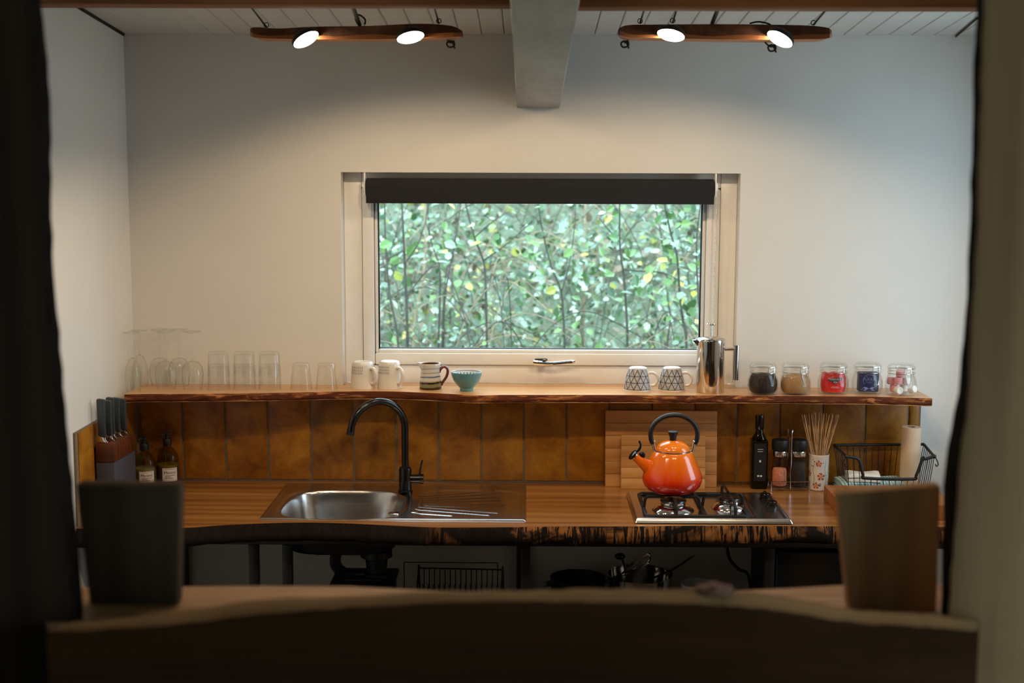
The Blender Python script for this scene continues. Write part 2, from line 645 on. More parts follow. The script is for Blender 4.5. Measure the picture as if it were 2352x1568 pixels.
def empty_struct(name, loc=(0, 0, 0)):
    o = bpy.data.objects.new(name, None)
    o.location = loc
    C.objects.link(o)
    return tag(o, kind='structure')


def dup(o, loc=None, rz=None, label=None, parent=None):
    c = o.copy()
    C.objects.link(c)
    c.parent = parent
    if loc is not None:
        c.location = loc
    if rz is not None:
        c.rotation_euler = (0, 0, rz)
    if label:
        c['label'] = label
    for ch in [q for q in bpy.data.objects if q.parent == o]:
        dup(ch, parent=c)
    return c


def text_polys(body, size):
    cu = bpy.data.curves.new('lettering', 'FONT')
    cu.body = body
    cu.size = size
    cu.align_x = 'CENTER'
    cu.align_y = 'CENTER'
    cu.resolution_u = 2
    ob = bpy.data.objects.new('lettering', cu)
    C.objects.link(ob)
    dg = bpy.context.evaluated_depsgraph_get()
    me = ob.evaluated_get(dg).to_mesh()
    vv = [tuple(q.co) for q in me.vertices]
    ff = [tuple(p.vertices) for p in me.polygons]
    ob.evaluated_get(dg).to_mesh_clear()
    bpy.data.objects.remove(ob, do_unlink=True)
    bpy.data.curves.remove(cu)
    return vv, ff


def on_flat(mb, body, size, cx, cz, y, sx=1.0):
    vv, ff = text_polys(body, size)
    mb.add([(cx + p[0] * sx, y, cz + p[1]) for p in vv], ff)


def on_round(mb, body, size, a0, cz, rad):
    vv, ff = text_polys(body, size)
    mb.add([(rad * math.sin(a0 + p[0] / rad), -rad * math.cos(a0 + p[0] / rad), cz + p[1]) for p in vv], ff)


def rib(mb, pts, w, rf, off=0.0005):
    """thin painted line on a surface of revolution: pts are (angle, z), rf(z) the radius"""
    for (a0, z0), (a1, z1) in zip(pts[:-1], pts[1:]):
        n = max(1, int(abs(a1 - a0) / 0.12) + 1)
        rows = []
        r_ = rf((z0 + z1) / 2)
        dx, dz = (a1 - a0) * r_, z1 - z0
        L = math.hypot(dx, dz) or 1
        ox, oz = -dz / L * w / 2 / r_, dx / L * w / 2
        for i in range(n + 1):
            k = i / n
            row = []
            for sg in (-1, 1):
                a, z = a0 + (a1 - a0) * k + sg * ox, z0 + (z1 - z0) * k + sg * oz
                r = rf(z) + off
                row.append((r * math.sin(a), -r * math.cos(a), z))
            rows.append(row)
        mb.grid(rows)


def patch(mb, poly, rf, off=0.0006):
    """small painted shape on a surface of revolution: poly of (angle, z)"""
    mb.add([((rf(z) + off) * math.sin(a), -(rf(z) + off) * math.cos(a), z) for a, z in poly], [tuple(range(len(poly)))])


def interp(tab):
    def f(x):
        if x <= tab[0][0]:
            return tab[0][1]
        for (x0, y0), (x1, y1) in zip(tab[:-1], tab[1:]):
            if x <= x1:
                return y0 + (y1 - y0) * (x - x0) / (x1 - x0)
        return tab[-1][1]
    return f


def spline(pts, n=8):
    pts = [Vector(p) for p in pts]
    out = []
    for i in range(len(pts) - 1):
        p0, p1, p2, p3 = pts[max(i - 1, 0)], pts[i], pts[i + 1], pts[min(i + 2, len(pts) - 1)]
        for k in range(n):
            t_ = k / n
            out.append(0.5 * ((2 * p1) + (p2 - p0) * t_ + (2 * p0 - 5 * p1 + 4 * p2 - p3) * t_ ** 2 + (3 * p1 - p0 - 3 * p2 + p3) * t_ ** 3))
    out.append(pts[-1])
    return out
# ================================================================== the setting
LW = -1.41            # left wall
SLOPE = 0.079         # the boarded ceiling rises away from the window wall
CEIL0 = 2.502
FRONT = -6.3
WT = 0.914            # worktop top
SH = 1.266            # shelf top
WX0, WX1, WZ0, WZ1 = -0.659, 0.746, 1.238, 2.023


def ceil_z(y):
    return CEIL0 - SLOPE * y


tag(MB().box(LW - 0.3, WR_X + 0.3, FRONT - 0.3, 0.2, -0.1, 0.0).build('floor', 'floor_wood', smooth=False), kind='structure')
m = MB()
T = 2.75
m.box(LW - 0.2, WX0, 0, 0.2, 0, T).box(WX1, WR_X + 0.06, 0, 0.2, 0, T).box(WX0, WX1, 0, 0.2, 0, WZ0).box(WX0, WX1, 0, 0.2, WZ1, T)
tag(m.build('wall_back', 'plaster', smooth=False), kind='structure')
tag(MB().box(LW - 0.2, LW, FRONT, 0, 0, 3.2).build('wall_left', 'plaster', smooth=False), kind='structure')
m = MB()
m.box(WR_X, WR_X + 0.06, FRONT, DOOR[0], 0, 3.2).box(WR_X, WR_X + 0.06, DOOR[1], WIN2[0], 0, 3.2).box(WR_X, WR_X + 0.06, WIN2[1], 0, 0, 3.2)
m.box(WR_X, WR_X + 0.06, WIN2[0], WIN2[1], 0, WIN2[2]).box(WR_X, WR_X + 0.06, WIN2[0], WIN2[1], WIN2[3], 3.2)
m.box(WR_X, WR_X + 0.06, DOOR[0], DOOR[1], DOOR[3], 3.2).box(WR_X, WR_X + 0.06, DOOR[0], DOOR[1], 0, DOOR[2])
tag(m.build('wall_right', 'plaster', smooth=False), kind='structure')
tag(MB().box(LW - 0.2, WR_X + 0.2, FRONT - 0.2, FRONT, 0, 3.3).build('wall_front', 'dim_wall', smooth=False), kind='structure')
m = MB()
cz = lambda y, d: ceil_z(y) + d
m.add([(LW - 0.2, 0.2, cz(0.2, 0.02)), (WR_X + 0.2, 0.2, cz(0.2, 0.02)), (WR_X + 0.2, FRONT, cz(FRONT, 0.02)), (LW - 0.2, FRONT, cz(FRONT, 0.02)),
       (LW - 0.2, 0.2, cz(0.2, 0.2)), (WR_X + 0.2, 0.2, cz(0.2, 0.2)), (WR_X + 0.2, FRONT, cz(FRONT, 0.2)), (LW - 0.2, FRONT, cz(FRONT, 0.2))],
      [(0, 1, 2, 3), (4, 7, 6, 5), (0, 4, 5, 1), (1, 5, 6, 2), (2, 6, 7, 3), (3, 7, 4, 0)])
ceiling = tag(m.build('ceiling', 'dark_line', smooth=False), kind='structure')
# tongue-and-groove boards
BWID = 0.078
nb = int((WR_X - LW) / BWID) + 1
bm_ = MB()
L = -FRONT
bm_.prism([(0.0008, 0.0), (0.004, -0.0035), (BWID - 0.004, -0.0035), (BWID - 0.0008, 0.0), (BWID - 0.0008, 0.019), (0.0008, 0.019)], 0, -L)
for q in bm_.v:
    q.z += -SLOPE * q.y
bme = bm_.mesh('ceiling_board', 'ceiling_paint', smooth=False)
for i in range(nb):
    o = bpy.data.objects.new('ceiling_board', bme)
    o.location = (LW + i * BWID, -0.001, CEIL0)
    o.parent = ceiling
    C.objects.link(o)
# dark strip standing in for shade where the left wall meets the boards, thin cable in the other corner
tag(MB().add([(LW, -0.005, cz(0, -0.012)), (LW + 0.006, -0.005, cz(0, -0.012)), (LW + 0.006, -2.4, cz(-2.4, -0.012)), (LW, -2.4, cz(-2.4, -0.012)),
              (LW, -0.005, cz(0, -0.002)), (LW + 0.006, -0.005, cz(0, -0.002)), (LW + 0.006, -2.4, cz(-2.4, -0.002)), (LW, -2.4, cz(-2.4, -0.002))],
             [(0, 1, 2, 3), (4, 7, 6, 5), (0, 4, 5, 1), (1, 5, 6, 2), (2, 6, 7, 3), (3, 7, 4, 0)]).build('shadow_line_1', 'dark_line', smooth=False), kind='structure')
a, b = atY(2196, 83, -0.008), atY(2243, 55, -0.32)
tag(MB().tube([(a.x, a.y, ceil_z(a.y) - 0.008), (b.x, b.y, ceil_z(b.y) - 0.008), (b.x + 0.35, b.y - 0.45, ceil_z(b.y - 0.45) - 0.008)], 0.0035, 6).build('ceiling_cable', 'black_matt'),
    'thin black cable running along the white boarded ceiling', 'cable')

# grey beam under the boards
bx0, bx1, bz = -0.040, 0.109, 2.247
dz_ = CEIL0 - bz
m = MB().box(bx0, bx1, -5.9, -0.001, bz, CEIL0 - 0.006, 0.004)
for q in m.v:
    q.z += -SLOPE * q.y
tag(m.build('ceiling_beam', 'beam_paint', sharp=30), 'deep grey painted beam running from the window wall under the ceiling', 'beam')
# timber joist crossing above, in two lengths either side of the beam
jy = -1.20
jl = atY(600, 10, jy).z
jr = atY(1800, 17, jy).z
for x0, x1, z, lab in ((LW + 0.002, bx0 - 0.002, jl, 'dark brown timber joist left of the grey beam, touching the left wall'), (bx1 + 0.002, WR_X - 0.002, jr, 'warm brown timber joist right of the grey beam, above the spotlights')):
    m = MB().box(x0, x1, jy, jy + 0.09, z, ceil_z(jy + 0.09) - 0.006, 0.006)
    tag(m.build('ceiling_joist', 'joist_wood'), lab, 'joist', 'ceiling joists')

# ---------------------------------------------------------------- window
win = empty_struct('window_1', (0, 0, 0))
wx = lambda px: atY(px, 600, 0.07).x
wz = lambda py: atY(1200, py, 0.07).z
fx0, fx1 = wx(832), wx(1652)            # inside edge of the fixed frame
gx0, gx1 = wx(868), wx(1612)            # visible glass
sz0, gz0 = wz(839), wz(803)
gz1, sz1 = 1.925, 1.970
E_ = 0.0


def ring(mb, x0, x1, z0, z1, X0, X1, Z0, Z1, y0, y1, bev):
    mb.box(x0, X0, y0, y1, z0, z1, bev)
    mb.box(X1, x1, y0, y1, z0, z1, bev)
    mb.box(X0, X1, y0, y1, z0, Z0, bev)
    mb.box(X0, X1, y0, y1, Z1, z1, bev)
    return mb


ring(MB(), WX0 + E_, WX1 - E_, SH, WZ1 - E_, fx0, fx1, sz0, sz1, 0.070, 0.150, 0.004).build('window_frame', 'upvc', win)
sash = ring(MB(), fx0 + 0.002, fx1 - 0.002, sz0 + 0.002, sz1 - 0.002, gx0 - 0.012, gx1 + 0.012, gz0 - 0.012, gz1 + 0.012, 0.058, 0.125, 0.006).build('sash', 'upvc', win)
ring(MB(), gx0 - 0.012, gx1 + 0.012, gz0 - 0.012, gz1 + 0.012, gx0, gx1, gz0, gz1, 0.068, 0.112, 0.003).build('glazing_bead', 'upvc', sash)
ring(MB(), gx0, gx1, gz0, gz1, gx0 + 0.003, gx1 - 0.003, gz0 + 0.003, gz1 - 0.003, 0.088, 0.102, 0.0).build('gasket', 'rubber', sash, smooth=False)
MB().box(gx0 - 0.004, gx1 + 0.004, 0.094, 0.098, gz0 - 0.004, gz1 + 0.004).build('pane', 'pane_glass', win, smooth=False)
# handle: rosette, neck, long lever
hc = atY(1247, 831, 0.05)
h = MB().box(hc.x - 0.030, hc.x + 0.016, 0.047, 0.058, hc.z - 0.010, hc.z + 0.012, 0.004).build('handle', 'black_matt', win)
h['label'] = 'black and chrome window handle'
MB().lathe([(0.0, -0.026), (0.0115, -0.026), (0.012, -0.012), (0.010, 0.0)], 20, (hc.x + 0.005, 0.047, hc.z), 'Y').build('handle_neck', 'chrome', h)
lv = [(hc.x - 0.034, 0.026, hc.z + 0.001), (hc.x - 0.01, 0.022, hc.z - 0.001), (hc.x + 0.03, 0.020, hc.z - 0.002), (hc.x + 0.115, 0.022, hc.z + 0.006)]
MB().tube(spline(lv, 6), [0.009] * 5 + [0.0085] * 6 + [0.007] * 7 + [0.004], 10, flat=0.7).build('handle_lever', 'chrome', h)
MB().tube([(hc.x + 0.035, 0.0150, hc.z - 0.002), (hc.x + 0.105, 0.0165, hc.z + 0.005)], 0.0035, 8).build('lever_inlay', 'black_gloss', h)

# side window in the right wall, outside the photograph: the cool light on the right comes from it
w2_ = empty_struct('window_2', (0, 0, 0))
y0, y1, z0, z1 = WIN2
m = MB()
m.box(WR_X + 0.015, WR_X + 0.055, y0, y0 + 0.035, z0, z1, 0.004).box(WR_X + 0.015, WR_X + 0.055, y1 - 0.035, y1, z0, z1, 0.004)
m.box(WR_X + 0.015, WR_X + 0.055, y0, y1, z0, z0 + 0.035, 0.004).box(WR_X + 0.015, WR_X + 0.055, y0, y1, z1 - 0.035, z1, 0.004)
m.build('window_frame', 'upvc', w2_)
MB().box(WR_X + 0.028, WR_X + 0.032, y0 + 0.035, y1 - 0.035, z0 + 0.035, z1 - 0.035).build('pane', 'pane_glass', w2_, smooth=False)
# narrow window beside the timber frame, lighting the right-hand post
w3_ = empty_struct('window_3', (0, 0, 0))
y0, y1, z0, z1 = DOOR
m = MB()
m.box(WR_X + 0.015, WR_X + 0.055, y0, y0 + 0.04, z0, z1, 0.004).box(WR_X + 0.015, WR_X + 0.055, y1 - 0.04, y1, z0, z1, 0.004)
m.box(WR_X + 0.015, WR_X + 0.055, y0, y1, z0, z0 + 0.04, 0.004).box(WR_X + 0.015, WR_X + 0.055, y0, y1, z1 - 0.04, z1, 0.004)
m.build('window_frame', 'upvc', w3_)
MB().box(WR_X + 0.028, WR_X + 0.032, y0 + 0.04, y1 - 0.04, z0 + 0.04, z1 - 0.04).build('pane', 'pane_glass', w3_, smooth=False)

# ---------------------------------------------------------------- rough timber frame in the foreground
YP = -2.70            # face of the posts
PT = 0.075            # their thickness
fr = thing('timber_frame', 'dark rustic timber frame of two waney-edged posts and a wavy front rail', 'frame', (0, YP, 0))
R_back = [(2243, 0), (2236, 150), (2232, 300), (2229, 500), (2218, 700), (2211, 800), (2200, 900), (2183, 1000), (2169, 1060), (2166, 1200), (2160, 1395), (2158, 1568)]
R_front = [(2262, 0), (2256, 150), (2252, 300), (2246, 500), (2234, 700), (2229, 800), (2224, 900), (2214, 1000), (2205, 1060), (2196, 1200), (2181, 1395), (2172, 1568)]
L_back = [(95, 0), (104, 100), (115, 200), (117, 300), (118, 500), (123, 600), (131, 700), (141, 820), (151, 950), (166, 1090), (185, 1300), (190, 1400), (196, 1568)]
L_front = [(72, 0), (80, 100), (90, 200), (93, 300), (94, 500), (98, 600), (106, 700), (115, 820), (124, 950), (136, 1090), (152, 1300), (158, 1400), (164, 1568)]


def edge_fn(pl, y):
    pts = sorted((atY(px, py, y).z, atY(px, py, y).x) for px, py in pl)
    return interp(pts)


def post(fpl, bpl, sgn):
    f, g = edge_fn(fpl, YP), edge_fn(bpl, YP + PT)
    rnd = random.Random(5 + sgn)
    zs = [0.0, 0.4, 0.8, 1.1] + [1.2 + 0.03 * i for i in range(38)] + [2.45, ceil_z(YP) - 0.012]
    rows_f, rows_b = [], []
    outer = sgn * 1.12
    for z in zs:
        xf, xb = f(z) + rnd.uniform(-1, 1) * 0.0015, g(z) + rnd.uniform(-1, 1) * 0.0015
        rows_f.append([(outer, 0, z), (outer * 0.55 + xf * 0.45, -0.002, z), (xf + sgn * 0.004, 0, z), (xf, 0.004, z)])
        mid = (xf + xb) / 2 - sgn * 0.002
        rows_b.append([(xf, 0.004, z), (xf * 0.6 + mid * 0.4 + rnd.uniform(-1, 1) * 0.002, PT * 0.3, z), (mid + rnd.uniform(-1, 1) * 0.003, PT * 0.55, z), (xb, PT, z)])
    m = MB().grid(rows_f)
    m.grid([[r[-1], (outer, PT, r[0][2])] for r in rows_b])
    m.grid([[(outer, PT, z), (outer, 0, z)] for z in zs])
    for z, rf, rb in ((zs[0], rows_f[0], rows_b[0]), (zs[-1], rows_f[-1], rows_b[-1])):
        m.add([rf[0], rf[3], rb[3], (outer, PT, z)], [(0, 1, 2, 3)])
    p = m.build('post', 'frame_wood' if sgn > 0 else 'shaded_frame_wood', fr, sharp=50)  # left post uses a darker copy with its shade put into the colour
    MB().grid(rows_b).build('bark_edge', 'bark_black', p, sharp=70)


post(R_front, R_back, 1)
post(L_front, L_back, -1)
# front rail: upright slab, wavy top
rb_px = [(108, 1428), (250, 1420), (400, 1402), (600, 1377), (800, 1366), (1000, 1357), (1200, 1354), (1400, 1350), (1600, 1350), (1700, 1356), (1800, 1370), (1950, 1396), (2050, 1403), (2150, 1409), (2248, 1420)]
rf_px = [(108, 1452), (250, 1447), (400, 1437), (600, 1413), (800, 1398), (1000, 1387), (1200, 1384), (1400, 1385), (1600, 1390), (1700, 1394), (1800, 1406), (1950, 1430), (2050, 1437), (2150, 1443), (2248, 1452)]
RT = 0.062
rows = []
rnd = random.Random(3)
fa = spline([atY(px, py, YP - RT) for px, py in rf_px], 5)
ba = spline([atY(px, py, YP - 0.002) for px, py in rb_px], 5)
for p, q in zip(fa, ba):
    n1, n2 = rnd.uniform(-1, 1) * 0.0015, rnd.uniform(-1, 1) * 0.0015
    y = lambda v_: v_ - YP
    rows.append([(p.x, y(-0.002 + YP), 0.95), (p.x, y(YP - RT), 0.95), (p.x, y(YP - RT), 1.2), (p.x, y(YP - RT), p.z - 0.004), (p.x, y(YP - RT) + 0.005, p.z + n1),
                 ((p.x + q.x) / 2, y(YP - RT / 2), (p.z + q.z) / 2 + 0.003 + n2), (q.x, y(YP - 0.008), q.z + 0.001 + n2), (q.x, y(YP - 0.002), q.z - 0.003), (q.x, y(YP - 0.002), 0.95)])
m = MB().grid([r[:5] for r in rows])
m.grid([r[7:] for r in rows]).grid([[r[-1], r[0]] for r in rows])
for r in (rows[0], rows[-1]):
    m.add(r, [tuple(range(len(r)))])
rail = m.build('rail', 'rail_wood', fr, sharp=50)
MB().grid([r[4:8] for r in rows]).build('rail_lit_top', 'rail_lit_wood', rail, sharp=70)  # rail wood repeated lighter, the light on its top put into the colour
k = atY(1640, 1352, YP - 0.02)
m = MB().ball((k.x, k.y - YP, k.z - 0.002), 0.026, 20, 12, (1.1, 0.8, 0.40))
for q in m.v:
    q += Vector((math.sin(q.z * 300 + q.x * 200), 0, math.cos(q.x * 260))) * 0.0018
m.build('knot', 'bar_bark', rail)

# unseen walls added either side of the frame to block window light
for a, b, nm in ((LW, -1.122, 'wall_light_block_left'), (1.122, WR_X, 'wall_light_block_right')):
    tag(MB().box(a, b, YP, YP + PT, 0, ceil_z(YP) - 0.01).build(nm, 'dim_wall', smooth=False), kind='structure')
# ledge behind the rail and the two boards standing on it
LZ = 1.30
far = [(150, 1349), (410, 1347), (600, 1345), (800, 1346), (950, 1354), (1200, 1362), (1500, 1362), (1680, 1357), (1800, 1351), (1950, 1343), (2200, 1340)]
far = [atZ(px, py, LZ) for px, py in far]
poly = [(p.x, p.y) for p in far]
x0, x1 = poly[0][0], poly[-1][0]
poly = poly + [(x1, YP + 0.001), (x0, YP + 0.001)]
xl, xr = edge_fn(L_back, YP + PT)(LZ), edge_fn(R_back, YP + PT)(LZ)
poly = [(max(xl + 0.002, min(xr - 0.002, x)) if y < YP + PT + 0.01 else x, y) for x, y in poly]
poly = [(x, y) for x, y in poly[:-2]] + [(x1, YP + PT + 0.002), (xr - 0.003, YP + PT + 0.002), (xr - 0.003, YP + 0.001), (xl + 0.003, YP + 0.001), (xl + 0.003, YP + PT + 0.002), (x0, YP + PT + 0.002)]
tag(MB().prism(poly, LZ, LZ - 0.045, 'XY').build('ledge', 'ledge_wood', smooth=False), 'pale wooden ledge lying behind the wavy front rail', 'ledge')


def upright(px, lab, yb, wm, name='upright_board'):
    (a, b), (c_, d), (e, f), (g, h_) = px
    P = [atY(a, b, yb), atY(c_, d, yb), atY(e, f, yb), atY(g, h_, yb)]
    pts = [(P[0].x, P[0].z), (P[1].x, P[1].z), (P[2].x, LZ), (P[3].x, LZ)]
    tag(MB().prism(pts, yb, yb + 0.036, 'XZ', 0.005).build(name, wm, sharp=30), lab, 'board', 'boards standing on the ledge')


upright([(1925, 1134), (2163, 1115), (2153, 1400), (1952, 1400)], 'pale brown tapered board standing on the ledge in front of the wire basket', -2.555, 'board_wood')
upright([(173, 1112), (413, 1114), (408, 1400), (205, 1400)], 'shade-darkened brown tapered board standing on the ledge in front of the knife block', -2.555, 'shaded_board_wood')  # shade on the left board is put into its wood colour

# ================================================================== kitchen run
# ---- worktop
fe = [(175, 1214), (300, 1215), (415, 1213), (500, 1207), (600, 1202), (700, 1200), (800, 1202), (900, 1207), (1000, 1211), (1150, 1211), (1300, 1209), (1450, 1209), (1600, 1207), (1800, 1208), (1940, 1209), (2150, 1210), (2200, 1210)]
fe = [atZ(px, py, WT) for px, py in fe]
fe = spline(fe, 6)
x_r = 1.405
fe = [p for p in fe if LW + 0.004 < p.x < x_r]
fe = [Vector((LW + 0.004, fe[0].y, WT))] + fe + [Vector((x_r, fe[-1].y, WT))]
wt = thing('worktop', 'long glossy brown wooden worktop with a dark live bark edge along its front', 'worktop', (0, 0, WT))
# sink cut-out
hx0, hx1, hy0, hy1 = -0.822, -0.395, -0.545, -0.135
yj = -0.185           # joint between the narrow back plank and the wide front slab
TH = 0.052
m = MB()
m.box(LW + 0.004, hx0, yj + 0.0006, -0.003, -TH, 0, 0.0012, 1).box(hx1, x_r, yj + 0.0006, -0.003, -TH, 0, 0.0012, 1).box(hx0, hx1, hy1, -0.003, -TH, 0, 0.0012, 1)
m.build('plank', 'worktop_wood', wt, sharp=25)
ys = interp([(p.x, p.y) for p in fe])
m = MB()


def strip(mb, xs, back):
    n = len(xs)
    top = [(x, back, 0) for x in xs] + [(x, ys(x), 0) for x in reversed(xs)]
    bot = [(x, y, -TH) for x, y, z in top]
    k_ = len(top)
    fs = []
    for i in range(n - 1):
        fs.append((i, k_ - 1 - i, k_ - 2 - i, i + 1))
        fs.append(tuple(k_ + j for j in (i, i + 1, k_ - 2 - i, k_ - 1 - i)))
    for i in range(k_):
        j = (i + 1) % k_
        fs.append((i, j, k_ + j, k_ + i))
    mb.add(top + bot, fs)


xs_all = sorted(set([p.x for p in fe] + [hx0, hx1]))
strip(m, [x for x in xs_all if x <= hx0], yj - 0.0006)
strip(m, [x for x in xs_all if hx0 <= x <= hx1], hy0)
strip(m, [x for x in xs_all if x >= hx1], yj - 0.0006)
m.build('slab', 'worktop_wood', wt, smooth=False, fix=False)
rnd = random.Random(9)
rows = []
xs = [LW + 0.005 + i * (x_r - LW - 0.01) / 330 for i in range(331)]
wv = [rnd.uniform(-1, 1) for _ in range(500)]
nzf = lambda x, s_: (lambda i, f_: wv[i % 499] * (1 - f_) + wv[(i + 1) % 499] * f_)(int((x + 3) * s_), ((x + 3) * s_) % 1)
for x in xs:
    y = ys(x)
    out = max(0.004, 0.010 + 0.006 * nzf(x, 14) + 0.004 * nzf(x, 60))
    lean = 0.022 if x < -0.3 else 0.006
    rows.append([(x, y + 0.0, 0.0005), (x, y - 0.0025 - 0.002 * nzf(x, 40), -0.003), (x, y - out * 0.7 - lean * 0.3, -0.014 + 0.002 * nzf(x, 31)), (x, y - out - lean * 0.6, -0.028), (x, y - out * 0.8 - lean, -0.042 + 0.003 * nzf(x, 50)), (x, y - out * 0.3 - lean * 0.8, -TH - 0.004 * abs(nzf(x, 22))), (x, y + 0.01, -TH)])
MB().grid(rows).build('bark_edge', 'worktop_bark', wt, sharp=80)

# ---- black steel frame under the worktop
DN = (0, 0, -WT)
yf = -0.545
zt = WT - TH - 0.001
rl = MB().box(LW + 0.03, x_r - 0.01, yf, yf + 0.03, zt - 0.030, zt, 0.003)
rl.build('front_rail', 'black_steel', wt, DN)
MB().box(LW + 0.03, x_r - 0.01, -0.05, -0.02, zt - 0.030, zt, 0.003).build('back_rail', 'black_steel', wt, DN)
for px in (582, 659, 1207, 1768):
    x = atY(px, 1300, yf).x
    MB().box(x - 0.0155, x + 0.0155, yf, yf + 0.03, 0.0, zt - 0.030, 0.003).build('leg', 'black_steel', wt, DN)
for px in (420, 1196, 2050):
    x = atY(px, 1300, -0.05).x
    MB().box(x - 0.0155, x + 0.0155, -0.05, -0.02, 0.0, zt - 0.030, 0.003).build('leg', 'black_steel', wt, DN)
USZ = 0.46
ush = MB().box(LW + 0.06, 0.66, -0.512, -0.055, USZ - 0.022, USZ, 0.003).build('lower_shelf', 'black_matt', wt, DN)

# ---- tiled splashbacks
tz0, tz1 = WT + 0.004, SH - 0.0275
sb = thing('tiled_splashback', 'row of upright glazed ochre tiles between worktop and shelf', 'splashback', (0, 0, tz0))
xend = 1.408
MB().box(LW + 0.001, xend, -0.006, -0.0005, 0, tz1 - tz0 - 0.0005).build('grout', 'grout', sb, smooth=False)
lines = [atY(322 + 97.9 * i, 1000, -0.012).x for i in range(19)]
pitch = lines[1] - lines[0]


def tile_mesh(w, h_, seed):
    r_ = random.Random(seed)
    g = 0.0046
    nx, nz = 5, 9
    rows_ = []
    for j in range(nz + 1):
        row = []
        for i in range(nx + 1):
            x, z = g + (w - 2 * g) * i / nx, g + (h_ - 2 * g) * j / nz
            y = -0.0135 + r_.uniform(-1, 1) * 0.0006
            if i in (0, nx):
                x += r_.uniform(-1, 1) * 0.0013
            if j in (0, nz):
                z += r_.uniform(-1, 1) * 0.001
            if i in (0, nx) or j in (0, nz):
                y = -0.0095
            row.append(Vector((x, y, z)))
        rows_.append(row)
    mb = MB().grid(rows_)
    rim = [rows_[0][i] for i in range(nx + 1)] + [rows_[j][nx] for j in range(1, nz + 1)] + [rows_[nz][i] for i in range(nx - 1, -1, -1)] + [rows_[j][0] for j in range(nz - 1, 0, -1)]
    mb.grid([[p.copy(), Vector((p.x, -0.005, p.z))] for p in rim + [rim[0]]])
    return mb.mesh('tile', 'tile_glaze', sharp=60)


TM = [tile_mesh(pitch, tz1 - tz0, s_) for s_ in range(4)]
for i in range(18):
    o = bpy.data.objects.new('tile', TM[i % 4])
    o.location = (lines[i], 0, 0)
    o.parent = sb
    C.objects.link(o)
o = bpy.data.objects.new('tile', tile_mesh(xend - lines[18], tz1 - tz0, 17))
o.location = (lines[18], 0, 0)
o.parent = sb
C.objects.link(o)
# left wall: same tiles, three across
yl_end = -0.66
ss = thing('side_splashback', 'short run of orange ochre tiles on the left wall behind the knife block', 'splashback', (LW, 0, tz0))
hs_ = 0.298
MB().box(0.0005, 0.007, yl_end, -0.014, 0, hs_).build('grout', 'grout', ss, smooth=False)
for i in range(4):
    o = bpy.data.objects.new('tile', tile_mesh(0.152, hs_, 30 + i))
    o.rotation_euler = (0, 0, PI / 2)
    o.location = (0.0, -0.020 - 0.156 * (i + 1) + 0.002, 0)
    o.parent = ss
    C.objects.link(o)

# ---- shelf
sfe = [(286, 906), (330, 905), (400, 905), (500, 904), (600, 903), (700, 901), (800, 899), (900, 899), (980, 902), (1040, 905), (1090, 908), (1150, 907), (1250, 907), (1400, 907), (1550, 908), (1700, 908), (1800, 909), (1900, 910), (2000, 911), (2141, 915)]
sfe = spline([atZ(px, py, SH) for px, py in sfe], 6)
sh = thing('window_shelf', 'live-edge wooden shelf with bark front running under the window', 'shelf', (0, 0, SH))
poly = [(p.x, p.y) for p in sfe]
m = MB()
ys2 = interp(poly)
sx0, sx1 = poly[0][0], poly[-1][0]
STH = 0.027
_TH = TH
ys_keep, ys = ys, ys2
TH = STH
strip(m, [p.x for p in sfe], -0.0005)
TH, ys = _TH, ys_keep
m.box(WX0 + 0.003, WX1 - 0.003, -0.0005, 0.069, -STH, 0.0)
m.build('board', 'shelf_wood', sh, smooth=False, fix=False)
rows = []
xs = [sx0 + i * (sx1 - sx0) / 260 for i in range(261)]
for x in xs:
    y = ys2(x)
    out = max(0.0028, 0.006 + 0.004 * nzf(x, 12) + 0.003 * nzf(x, 47))
    rows.append([(x, y, 0.0004), (x, y - 0.0015, -0.002), (x, y - out * 0.6, -0.008 + 0.001 * nzf(x, 33)), (x, y - out, -0.015), (x, y - out * 0.7, -0.022), (x, y + 0.002, -STH - 0.001 * abs(nzf(x, 25))), (x, y + 0.012, -STH)])
MB().grid(rows).build('bark_edge', 'shelf_bark', sh, sharp=80)
# ================================================================== things
def stand(px, py, z, r=0.0):
    """foot of a thing whose nearest base point shows at that pixel, r = base radius"""
    p = atZ(px, py, z)
    return Vector((p.x, p.y + r, z))


# ---------------------------------------------------------------- sink and tap
sk = thing('inset_sink', 'stainless steel inset sink with left bowl and ribbed drainer', 'sink', (0, 0, WT))
SX0, SX1, SY0, SY1 = -0.862, -0.001, -0.548, -0.052
MBW = 0.130
BC, BS = (-0.612, -0.338), (0.206, 0.200)
seg_px = [((974, 1155), (1158, 1157)), ((974, 1159), (1154, 1166)), ((962, 1162), (1142, 1176)), ((955, 1168), (1122, 1181)), ((945, 1176), (1037, 1182)),
          ((974, 1151), (1150, 1147)), ((974, 1147), (1146, 1140)), ((972, 1143), (1140, 1132)), ((966, 1139), (1136, 1125))]
segs = []
for a, b in seg_px:
    p, q = atZ(a[0], a[1], WT + 0.004), atZ(b[0], b[1], WT + 0.004)
    segs.append((p.x, p.y, q.x - p.x, q.y - p.y))
sst = lambda x: 0 if x <= 0 else 1 if x >= 1 else x * x * (3 - 2 * x)


